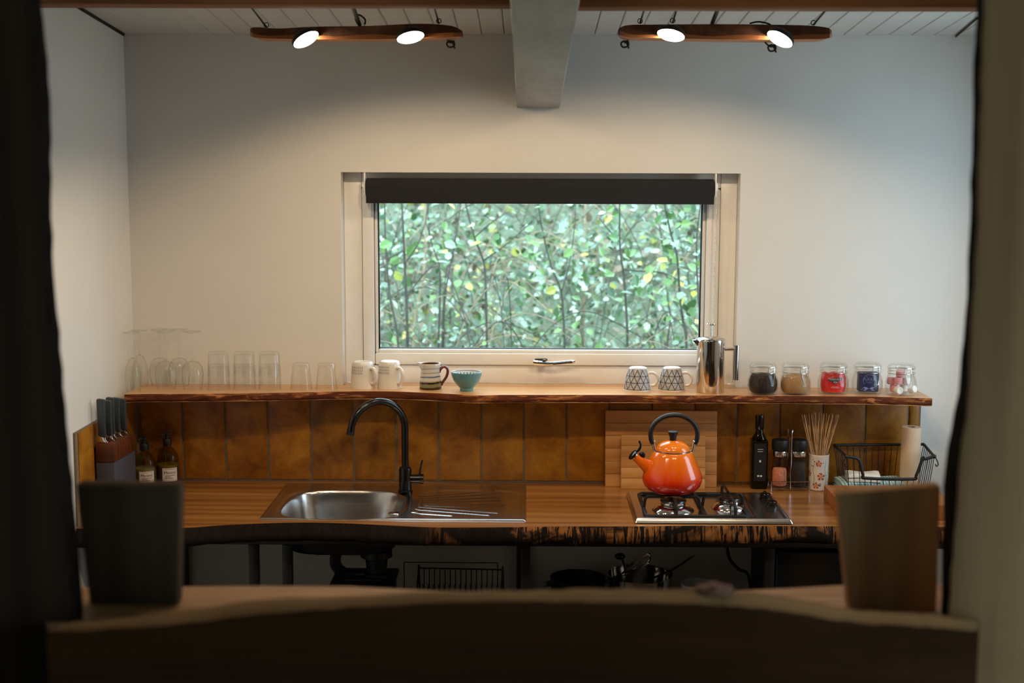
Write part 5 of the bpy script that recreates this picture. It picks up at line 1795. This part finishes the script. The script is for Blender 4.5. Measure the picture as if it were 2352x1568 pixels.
light_bar([(570, 64), (590, 62), (640, 65), (720, 61), (850, 59), (960, 54), (1030, 58), (1060, 68)],
          [(571, 80), (592, 86), (640, 88), (720, 89), (850, 89), (960, 87), (1030, 85), (1060, 81)],
          [(703, 91, 0.36), (943, 86, 0.14)], [((612, 62), (550, 8)), ((1008, 53), (987, 8))], ((826, 57), (798, 10), [(838, 56), (838, 44), (824, 34), (816, 42), (822, 56)]),
          [[(1022, 86), (1030, 94), (1034, 99)]],
          'dark waney timber bar with two lit spotlights left of the grey beam', 815, LAMP_W)
light_bar([(1424, 62), (1446, 57), (1500, 56), (1640, 55), (1760, 56), (1850, 58), (1895, 62), (1915, 68)],
          [(1425, 78), (1446, 85), (1500, 86), (1640, 89), (1760, 90), (1850, 89), (1895, 88), (1915, 82)],
          [(1541, 81, -0.14), (1791, 90, -0.36)], [((1470, 53), (1492, 8)), ((1868, 57), (1926, 15)), ((1545, 52), (1565, 12))], ((1636, 53), (1664, 10), [(1722, 54), (1742, 50), (1766, 55), (1772, 62)]),
          [[(1446, 86), (1440, 94), (1434, 99)], [(1752, 90), (1762, 102), (1772, 108)]],
          'brown waney timber bar with two lit spotlights right of the grey beam', 1670, LAMP_W)



# a second pair of the same bars hangs further into the room, just above the view: it throws the shelf's shadow on the tiles
for cx2, sg2, lab in ((-0.52, 1, 'waney timber spotlight bar left of the grey beam, over the room side of the joist'), (0.60, -1, 'waney timber spotlight bar right of the grey beam, over the room side of the joist')):
    c2 = Vector((cx2, -1.62, 2.545))
    t_ = thing('spotlight_bar', lab, 'ceiling light', c2)
    rows_ = []
    for i in range(25):
        k2 = i / 24
        x = -0.32 + 0.64 * k2
        e2 = min(1.0, min(i, 24 - i) / 3.0)
        d2 = 0.052 * (0.55 + 0.45 * e2)
        rows_.append([(x, -d2, -0.014 - 0.003 * math.sin(k2 * 7)), (x, -d2 + 0.004, 0.014 + 0.003 * math.sin(k2 * 9)), (x, d2 - 0.004, 0.013), (x, d2, -0.014)])
    m_ = MB().grid(rows_)
    m_.grid([[r2[3], r2[0]] for r2 in rows_])
    m_.add(rows_[0], [(0, 1, 2, 3)]).add(rows_[-1], [(0, 1, 2, 3)])
    m_.build('bark_slab', 'bar_bark', t_, sharp=50)
    for lx, tl in ((-0.15, 0.2), (0.15, -0.2)):
        L0 = Vector((lx, 0, -0.030))
        M_ = Matrix.Translation(L0) @ Vector((tl, 0.1, -0.95)).normalized().to_track_quat('Z', 'Y').to_matrix().to_4x4()
        hd = MB().lathe([(0.0, -0.022), (0.024, -0.022), (0.032, -0.019), (0.0415, -0.010), (0.0430, 0.0), (0.0405, 0.001), (0.039, -0.003)], 32).xf(M_).build('lamp_head', 'black_matt', t_)
        MB().lathe([(0.0402, -0.002), (0.036, 0.002), (0.02, 0.0045), (0.0, 0.0055)], 32).xf(M_).build('lamp_lens', 'lamp_lens', hd)
        sl = bpy.data.lights.new('spotlight', 'SPOT')
        sl.energy = LAMP2_W
        sl.color = (1.0, 0.74, 0.46)
        sl.spot_size = math.radians(130)
        sl.spot_blend = 0.5
        sl.shadow_soft_size = 0.022
        so = bpy.data.objects.new('spotlight', sl)
        so.location = c2 + L0 + Vector((0, 0, -0.03))
        so.rotation_mode = 'QUATERNION'
        so.rotation_quaternion = Vector((tl * 0.5, 0.22, -1.0)).to_track_quat('-Z', 'Y')
        C.objects.link(so)
    for rx_ in (-0.26, 0.26):
        MB().tube([(rx_, 0, 0.012), (rx_, 0, ceil_z(c2.y) - c2.z - 0.004)], 0.0028, 8).build('suspension_rod', 'black_matt', t_)

# ================================================================== under the worktop
fz_ = USZ
# black waste caddy under the trap
c_ = atY(838, 1340, -0.34)
cy_ = thing('waste_caddy', 'black plastic caddy on the lower shelf under the sink', 'caddy', (c_.x, -0.34, fz_))
zt2 = atY(838, 1318, -0.34).z - fz_
m = MB().box(-0.100, 0.100, -0.09, 0.09, 0, zt2 - 0.022, 0.012)
m.build('bucket', 'black_matt', cy_)
MB().box(-0.108, 0.108, -0.098, 0.098, zt2 - 0.022, zt2 - 0.006, 0.007).box(-0.06, 0.06, -0.06, 0.06, zt2 - 0.010, zt2, 0.004).build('lid', 'black_matt', cy_)
# black wire dish rack
c_ = atY(1050, 1340, -0.30)
rk = thing('dish_rack', 'black wire dish rack on the lower shelf between the frame legs', 'dish rack', (c_.x, -0.30, fz_))
A = atY(962, 1304, -0.30) - rk.location
B = atY(1155, 1308, -0.30) - rk.location
m = MB()
m.tube([A, B], 0.0028, 8)
for P_ in (A, B):
    m.tube([(P_.x - 0.016, -0.02, 0.003), (P_.x, 0, P_.z + 0.010), (P_.x + 0.004, 0.03, 0.003)], 0.0036, 8)
for i in range(1, 16):
    p_ = A.lerp(B, i / 16)
    m.tube([p_, (p_.x, 0.0, 0.004)], 0.0018, 6)
    m.tube([(p_.x, -0.05, 0.003), (p_.x, -0.055, A.z - 0.040)], 0.0022, 6)
m.tube([(A.x, -0.10, 0.003), (B.x, -0.10, 0.003), (B.x, 0.10, 0.003), (A.x, 0.10, 0.003)], 0.0030, 8, closed=True)
for yy_ in (-0.05, 0.0):
    m.tube([(A.x, yy_, 0.003), (B.x, yy_, 0.003)], 0.0024, 8)
tag(m.build('wire_grid', 'black_matt', rk), kind='stuff')
m = MB().tube([(A.x - 0.06, 0.10, A.z - 0.01), (B.x - 0.02, 0.10, A.z - 0.01)], 0.0016, 6)
m.tube([(A.x - 0.06, 0.10, A.z - 0.01), (A.x - 0.06, 0.10, 0.003)], 0.0016, 6).tube([(B.x - 0.02, 0.10, A.z - 0.01), (B.x - 0.02, 0.10, 0.003)], 0.0016, 6)
m.build('back_rail', 'black_matt', rk)
# mixing bowl with whisk and ladle, frying pan
c_ = atY(1470, 1320, -0.28)
bz_ = atY(1470, 1333, -0.36).z - fz_
mb_ = thing('mixing_bowl', 'steel mixing bowl holding black utensils on the lower shelf', 'bowl', (c_.x, -0.28, fz_))
MB().lathe([(0.0, 0.0), (0.05, 0.0), (0.085, 0.02), (0.102, bz_ * 0.6), (0.110, bz_), (0.114, bz_ + 0.001), (0.110, bz_ - 0.002), (0.098, bz_ * 0.58), (0.08, 0.024), (0.0, 0.006)], 44).build('bowl', 'steel_polished', mb_)


def utensil(name, label, cat, pts_, r_, head, hm):
    t_ = thing(name, label, cat, (c_.x, -0.28, fz_), 0, 'utensils in the steel mixing bowl')
    MB().tube(spline(pts_, 6), r_, 8).build('handle', 'black_matt', t_)
    head.build('head', hm, t_)


def loc(px, py, y):
    return atY(px, py, y) - Vector((c_.x, -0.28, fz_))


h1 = MB()
for k_ in range(4):
    w2 = (-0.016, -0.006, 0.006, 0.016)[k_]
    h1.tube(spline([loc(1425, 1320, -0.28), loc(1455, 1290 + k_ * 4, -0.28 + w2), loc(1486, 1272 + k_ * 2, -0.28 + w2), loc(1494, 1276 + k_ * 3, -0.28), loc(1480, 1298, -0.28 - w2), loc(1430, 1322, -0.28)], 6), 0.0020, 6)
utensil('wire_whisk', 'wire whisk leaning in the steel mixing bowl', 'whisk', [loc(1392, 1336, -0.27), loc(1428, 1320, -0.28)], 0.006, h1, 'chrome')
h2 = MB().ball(loc(1424, 1277, -0.26), 0.017, 16, 10, (1.1, 0.7, 0.7))
utensil('black_ladle', 'black ladle standing in the steel mixing bowl', 'ladle', [loc(1440, 1330, -0.28), loc(1434, 1300, -0.27), loc(1428, 1280, -0.26)], 0.004, h2, 'black_gloss')
h3 = MB().tube([loc(1582, 1283, -0.24), loc(1597, 1276, -0.24)], [0.005, 0.002], 8)
utensil('kitchen_tongs', 'slim black tongs sticking out of the steel mixing bowl', 'tongs', [loc(1480, 1334, -0.28), loc(1540, 1310, -0.25), loc(1584, 1282, -0.24)], 0.0038, h3, 'chrome')
c2 = atY(1360, 1345, -0.33)
fpn = thing('frying_pan', 'black frying pan lying on the lower shelf left of the mixing bowl', 'pan', (atY(1330, 1345, -0.30).x, -0.20, fz_))
zpan = atY(1280, 1343, -0.42).z - fz_
MB().lathe([(0.0, 0.0), (0.075, 0.0), (0.095, zpan * 0.8), (0.098, zpan * 0.8), (0.078, -0.0 + 0.004), (0.0, 0.004)], 36).build('pan', 'black_matt', fpn)
hp0 = atY(1250, 1341, -0.40) - fpn.location
MB().tube(spline([(-0.05, -0.08, zpan * 0.75), (hp0.x * 0.5 - 0.03, -0.14, zpan * 0.9), (hp0.x, hp0.y, hp0.z)], 6), 0.011, 10, flat=0.7).build('handle', 'black_matt', fpn)
# plate leaning behind the knot
c_ = atY(1650, 1345, -0.30)
pl = thing('grey_plate', 'grey ceramic dish on the lower shelf beyond the knot in the rail', 'dish', (min(c_.x, 0.585), -0.30, fz_))
zr_ = max(0.02, atY(1650, 1338, -0.30).z - fz_)
MB().lathe([(0.0, 0.0), (0.03, 0.0), (0.05, zr_ * 0.7), (0.058, zr_), (0.055, zr_), (0.047, zr_ * 0.7), (0.0, 0.006)], 36).build('dish', 'bowl_inside', pl)
# black under-counter fridge
x0, x1 = atY(1768, 1300, -0.545).x + 0.022, 1.30
fg = thing('undercounter_fridge', 'black undercounter fridge below the right end of the worktop', 'fridge', ((x0 + x1) / 2, -0.3, 0))
hw_ = (x1 - x0) / 2
MB().box(-hw_, hw_, -0.185, 0.23, 0.03, 0.815, 0.004).build('cabinet', 'black_matt', fg)
dd_ = MB().box(-hw_, hw_, -0.235, -0.190, 0.05, 0.815, 0.006).build('door', 'black_gloss', fg)
MB().tube([(-hw_ + 0.05, -0.235, 0.70), (-hw_ + 0.05, -0.262, 0.70), (-hw_ + 0.05, -0.262, 0.50), (-hw_ + 0.05, -0.235, 0.50)], 0.006, 8).build('handle', 'black_matt', dd_)
for sx_ in (-1, 1):
    for sy_ in (-0.15, 0.2):
        MB().lathe([(0.015, 0.0), (0.015, 0.03), (0.0, 0.03)], 12, (sx_ * (hw_ - 0.04), sy_, 0)).build('foot', 'black_matt', fg)
# hose hanging from the hob
pts = [atY(u_, w2, -0.22) for u_, w2 in ((1664, 1246), (1672, 1270), (1694, 1305), (1722, 1335))]
pts[0].z = WT - TH + 0.006
tag(MB().tube(spline(pts + [Vector((pts[-1].x + 0.004, -0.22, 0.35)), Vector((pts[-1].x - 0.01, -0.20, 0.006))], 6), 0.0055, 10).build('gas_hose', 'black_matt'), 'black hose hanging down from the hob beside the fridge', 'hose')
# ================================================================== outside the window: brambles and saplings on a bank
rnd = random.Random(21)


def hgt(x, y):
    return 0.45 + 0.10 * (y - 0.5) + 0.055 * max(0, y - 1.2) ** 1.75 + 0.10 * math.sin(x * 1.7 + y * 0.9) + 0.05 * math.sin(x * 4.1 - y * 2.3)


rows = [[(-6 + 12 * i / 70, 0.6 + 9.0 * j / 60, hgt(-6 + 12 * i / 70, 0.6 + 9.0 * j / 60)) for i in range(71)] for j in range(61)]
tag(MB().grid(rows).build('ground_bank', 'bank_soil', sharp=80, fix=False), kind='structure')
tag(MB().box(-14, 14, -16, 12, -0.25, -0.12).build('ground', 'bounce_ground', smooth=False), kind='structure')  # unseen ground made pale to bounce daylight up through the side windows


def leaf(mb, p, d, up, l, w):
    d = d.normalized()
    s2 = d.cross(up)
    if s2.length < 1e-4:
        s2 = d.orthogonal()
    s2.normalize()
    n = s2.cross(d)
    q = [p, p + d * l * 0.35 + s2 * w * 0.5 + n * w * 0.12, p + d * l * 0.75 + s2 * w * 0.36 + n * w * 0.10, p + d * l, p + d * l * 0.75 - s2 * w * 0.36 + n * w * 0.10, p + d * l * 0.35 - s2 * w * 0.5 + n * w * 0.12, p + d * l * 0.5]
    mb.add(q, [(0, 1, 6, 5), (6, 1, 2, 3), (6, 3, 4, 5)])


def rv():
    return Vector((rnd.gauss(0, 1), rnd.gauss(0, 1), rnd.gauss(0, 1)))


def bush(name, label, cx, cy, rx, ry, rz, n, pal, size, canes, group):
    z0 = hgt(cx, cy)
    t_ = thing(name, label, 'shrub', (cx, cy, z0 - 0.03), 0, group)
    mbs = {k_: MB() for k_ in pal}
    keys = list(pal)
    wts = [pal[k_] for k_ in keys]
    for i in range(n):
        v_ = rv().normalized() * rnd.random() ** 0.45
        p = Vector((v_.x * rx, v_.y * ry, abs(v_.z) * rz + 0.02))
        d = (rv() * 0.7 + Vector((v_.x, v_.y - 0.5, 0.15)))
        up = Vector((0, -0.55, 1)) + rv() * 0.55
        l = size * rnd.uniform(0.6, 1.35)
        leaf(mbs[rnd.choices(keys, wts)[0]], p, d, up, l, l * rnd.uniform(0.6, 0.85))
    for k_ in keys:
        if mbs[k_].v:
            tag(mbs[k_].build('leaves', k_, t_, smooth=False, fix=False), kind='stuff')
    cn, ct = MB(), MB()
    for i in range(canes):
        a_ = rnd.uniform(0, 2 * PI)
        p0 = Vector((rnd.uniform(-0.6, 0.6) * rx, rnd.uniform(-0.5, 0.5) * ry, 0.0))
        L_ = rnd.uniform(0.6, 1.4) * rz
        b_ = Vector((math.cos(a_) * rx * 0.9, math.sin(a_) * ry * 0.5, 0))
        (cn if rnd.random() < 0.55 else ct).tube(spline([p0, p0 + b_ * 0.3 + Vector((0, 0, L_ * 0.7)), p0 + b_ * 0.8 + Vector((0, 0, L_)), p0 + b_ * 1.4 + Vector((0, 0, L_ * 0.8))], 5), rnd.uniform(0.0014, 0.0034), 5)
    for mm, mt in ((cn, 'stem_dark'), (ct, 'stem_tan')):
        if mm.v:
            tag(mm.build('canes', mt, t_, fix=False), kind='stuff')
    return t_


P1 = {'leaf_pale': 5, 'leaf_green': 3, 'leaf_yellow': 0.35, 'leaf_brown': 0.8}
P2 = {'leaf_pale': 3, 'leaf_green': 2.4, 'leaf_yellow': 0.5, 'leaf_brown': 2.6}
P3 = {'leaf_green': 4, 'leaf_pale': 4, 'leaf_yellow': 1.2}
B = [(-1.15, 1.9, 0.55, 0.45, 0.55, 320, P2, 0.050, 22), (-0.35, 2.0, 0.55, 0.5, 0.62, 420, P2, 0.048, 22), (0.28, 1.75, 0.48, 0.4, 0.52, 330, P1, 0.082, 8), (0.95, 1.9, 0.5, 0.45, 0.60, 360, P1, 0.050, 24), (1.55, 2.0, 0.5, 0.45, 0.7, 340, P1, 0.050, 20),
     (-1.5, 3.1, 0.7, 0.6, 0.9, 420, P2, 0.06, 26), (-0.6, 3.2, 0.75, 0.6, 0.8, 460, P2, 0.058, 26), (0.3, 3.1, 0.75, 0.6, 0.85, 480, P1, 0.062, 20), (1.2, 3.2, 0.7, 0.6, 0.95, 460, P1, 0.06, 26), (2.0, 3.2, 0.7, 0.6, 1.1, 420, P3, 0.06, 20),
     (-2.2, 4.6, 0.95, 0.7, 1.1, 420, P2, 0.075, 22), (-1.0, 4.7, 1.0, 0.7, 1.0, 460, P1, 0.075, 22), (0.3, 4.6, 1.0, 0.7, 0.95, 460, P2, 0.075, 22), (1.6, 4.7, 1.0, 0.7, 1.1, 460, P1, 0.075, 22), (2.7, 4.7, 0.9, 0.7, 1.2, 420, P3, 0.075, 18),
     (-2.4, 6.4, 1.3, 0.8, 1.5, 420, P1, 0.10, 16), (-0.6, 6.5, 1.3, 0.8, 1.4, 420, P1, 0.10, 16), (1.2, 6.4, 1.3, 0.8, 1.4, 420, P1, 0.10, 16), (2.9, 6.4, 1.2, 0.8, 1.6, 420, P3, 0.10, 16)]
B = [(a_, b_, c_, d_, e_, int(n_ * (1.7 if b_ < 2.5 else 2.0)), p_, s_ * (0.66 if b_ < 2.5 else 0.8), int(k_ * 1.3)) for a_, b_, c_, d_, e_, n_, p_, s_, k_ in B]
for i, (cx, cy, rx, ry, rz, n, pal, size, canes) in enumerate(B):
    lab = {0: 'tangled bramble bush close outside the window', 1: 'bramble bush behind the front row of brambles outside the window', 2: 'bramble bush halfway up the bank outside the window', 3: 'large hazy shrub at the top of the bank outside'}[0 if i < 5 else 1 if i < 10 else 2 if i < 15 else 3]
    bush('bramble_bush', lab, cx, cy, rx, ry, rz, n, pal, size, canes, ['brambles close to the window', 'brambles in the second row', 'brambles on the bank', 'shrubs at the top of the bank'][0 if i < 5 else 1 if i < 10 else 2 if i < 15 else 3])

ST = [(1.75, [(883, 440), (885, 540), (892, 648), (897, 690), (915, 800)], 0.0065, [], 20), (1.9, [(922, 440), (929, 598), (933, 690), (936, 800)], 0.009, [[(929, 606), (960, 560), (980, 500)], [(927, 575), (900, 590), (870, 596)]], 18),
      (2.4, [(980, 440), (987, 538), (1002, 588), (1010, 616), (1010, 690), (1007, 800)], 0.007, [[(987, 538), (978, 500), (990, 460)]], 24), (2.0, [(1066, 440), (1072, 480), (1090, 545), (1110, 598), (1115, 644), (1117, 740), (1118, 800)], 0.0075, [[(1110, 598), (1170, 555), (1250, 482)], [(1090, 545), (1130, 510), (1170, 485)]], 30),
      (2.2, [(1062, 440), (1044, 563), (1032, 620), (1022, 685), (1018, 800)], 0.006, [], 16), (2.1, [(1232, 440), (1245, 524), (1266, 611), (1289, 671), (1296, 770), (1297, 805)], 0.007, [[(1289, 671), (1307, 609), (1319, 529), (1322, 470)]], 40),
      (1.8, [(1423, 440), (1424, 570), (1431, 621), (1437, 690), (1441, 805)], 0.0075, [[(1430, 618), (1460, 622), (1520, 626), (1570, 648)], [(1424, 556), (1400, 530), (1376, 500)]], 60),
      (1.7, [(1519, 440), (1541, 536), (1555, 589), (1560, 657), (1567, 726), (1577, 805)], 0.0075, [[(1541, 536), (1575, 510), (1606, 500)]], 80), (2.3, [(1500, 440), (1528, 600), (1534, 690), (1540, 730), (1532, 805)], 0.006, [], 30),
      (2.9, [(975, 440), (977, 560), (970, 650), (955, 720), (950, 800)], 0.012, [], 10), (3.4, [(1345, 440), (1342, 560), (1340, 700), (1338, 800)], 0.012, [], 10), (1.6, [(1612, 440), (1600, 560), (1604, 680), (1612, 805)], 0.006, [], 50)]
slabs = ('slim bare sapling at the left side of the bramble thicket', 'dark straight sapling in front of the brambles', 'crooked thin sapling among the brambles', 'forked sapling with a long slanting twig', 'slender leaning sapling among the brambles',
         'Y-shaped sapling in the middle of the thicket', 'sapling with a side twig and yellowing leaves', 'leafy sapling with broad green leaves at the right of the window', 'thin sapling behind the broad-leaved one', 'thicker grey trunk deeper in the thicket', 'pale trunk deep in the thicket', 'leafy shoot close to the window at its right edge')
for (y, pl_, r_, br, nl), lab in zip(ST, slabs):
    pts = [atY(a_, b_, y) for a_, b_ in pl_]
    g = hgt(pts[-1].x, y)
    base = Vector((pts[-1].x, y, g - 0.05))
    t_ = thing('sapling', lab, 'sapling', base, 0, 'saplings outside the window')
    top = pts[0] + (pts[0] - pts[1]).normalized() * 0.6
    if base.z < pts[-1].z - 0.05:
        pts.append(base.copy())
    tr = spline([top] + pts, 5)
    n = len(tr)
    MB().tube([p - base for p in tr], [r_ * (0.45 + 0.55 * i / (n - 1)) for i in range(n)], 7).build('trunk', 'stem_dark' if r_ < 0.011 else 'stem_tan', t_)
    lines_ = [tr[: max(2, int(n * 0.75))]]
    for b_ in br:
        bp = spline([atY(u_, w2, y - 0.02) for u_, w2 in b_], 5)
        bp[0] = min(tr, key=lambda p: (p - bp[0]).length)
        MB().tube([p - base for p in bp], [r_ * 0.55 * (1 - 0.6 * i / len(bp)) for i in range(len(bp))], 6).build('twig', 'stem_dark', t_)
        lines_.append(bp)
    mbs = {'leaf_pale': MB(), 'leaf_green': MB(), 'leaf_yellow': MB()}
    for i in range(nl):
        ln = rnd.choice(lines_)
        p = rnd.choice(ln) - base + Vector((rnd.gauss(0, 0.09), rnd.gauss(0, 0.07), rnd.gauss(0, 0.06)))
        l = rnd.uniform(0.035, 0.068)
        leaf(mbs[rnd.choices(list(mbs), [3.5, 4, 0.8])[0]], p, rv() + Vector((0, -0.3, -0.2)), Vector((0, -0.6, 1)) + rv() * 0.5, l, l * rnd.uniform(0.6, 0.85))
    for k_, mm in mbs.items():
        if mm.v:
            tag(mm.build('leaves', k_, t_, smooth=False, fix=False), kind='stuff')
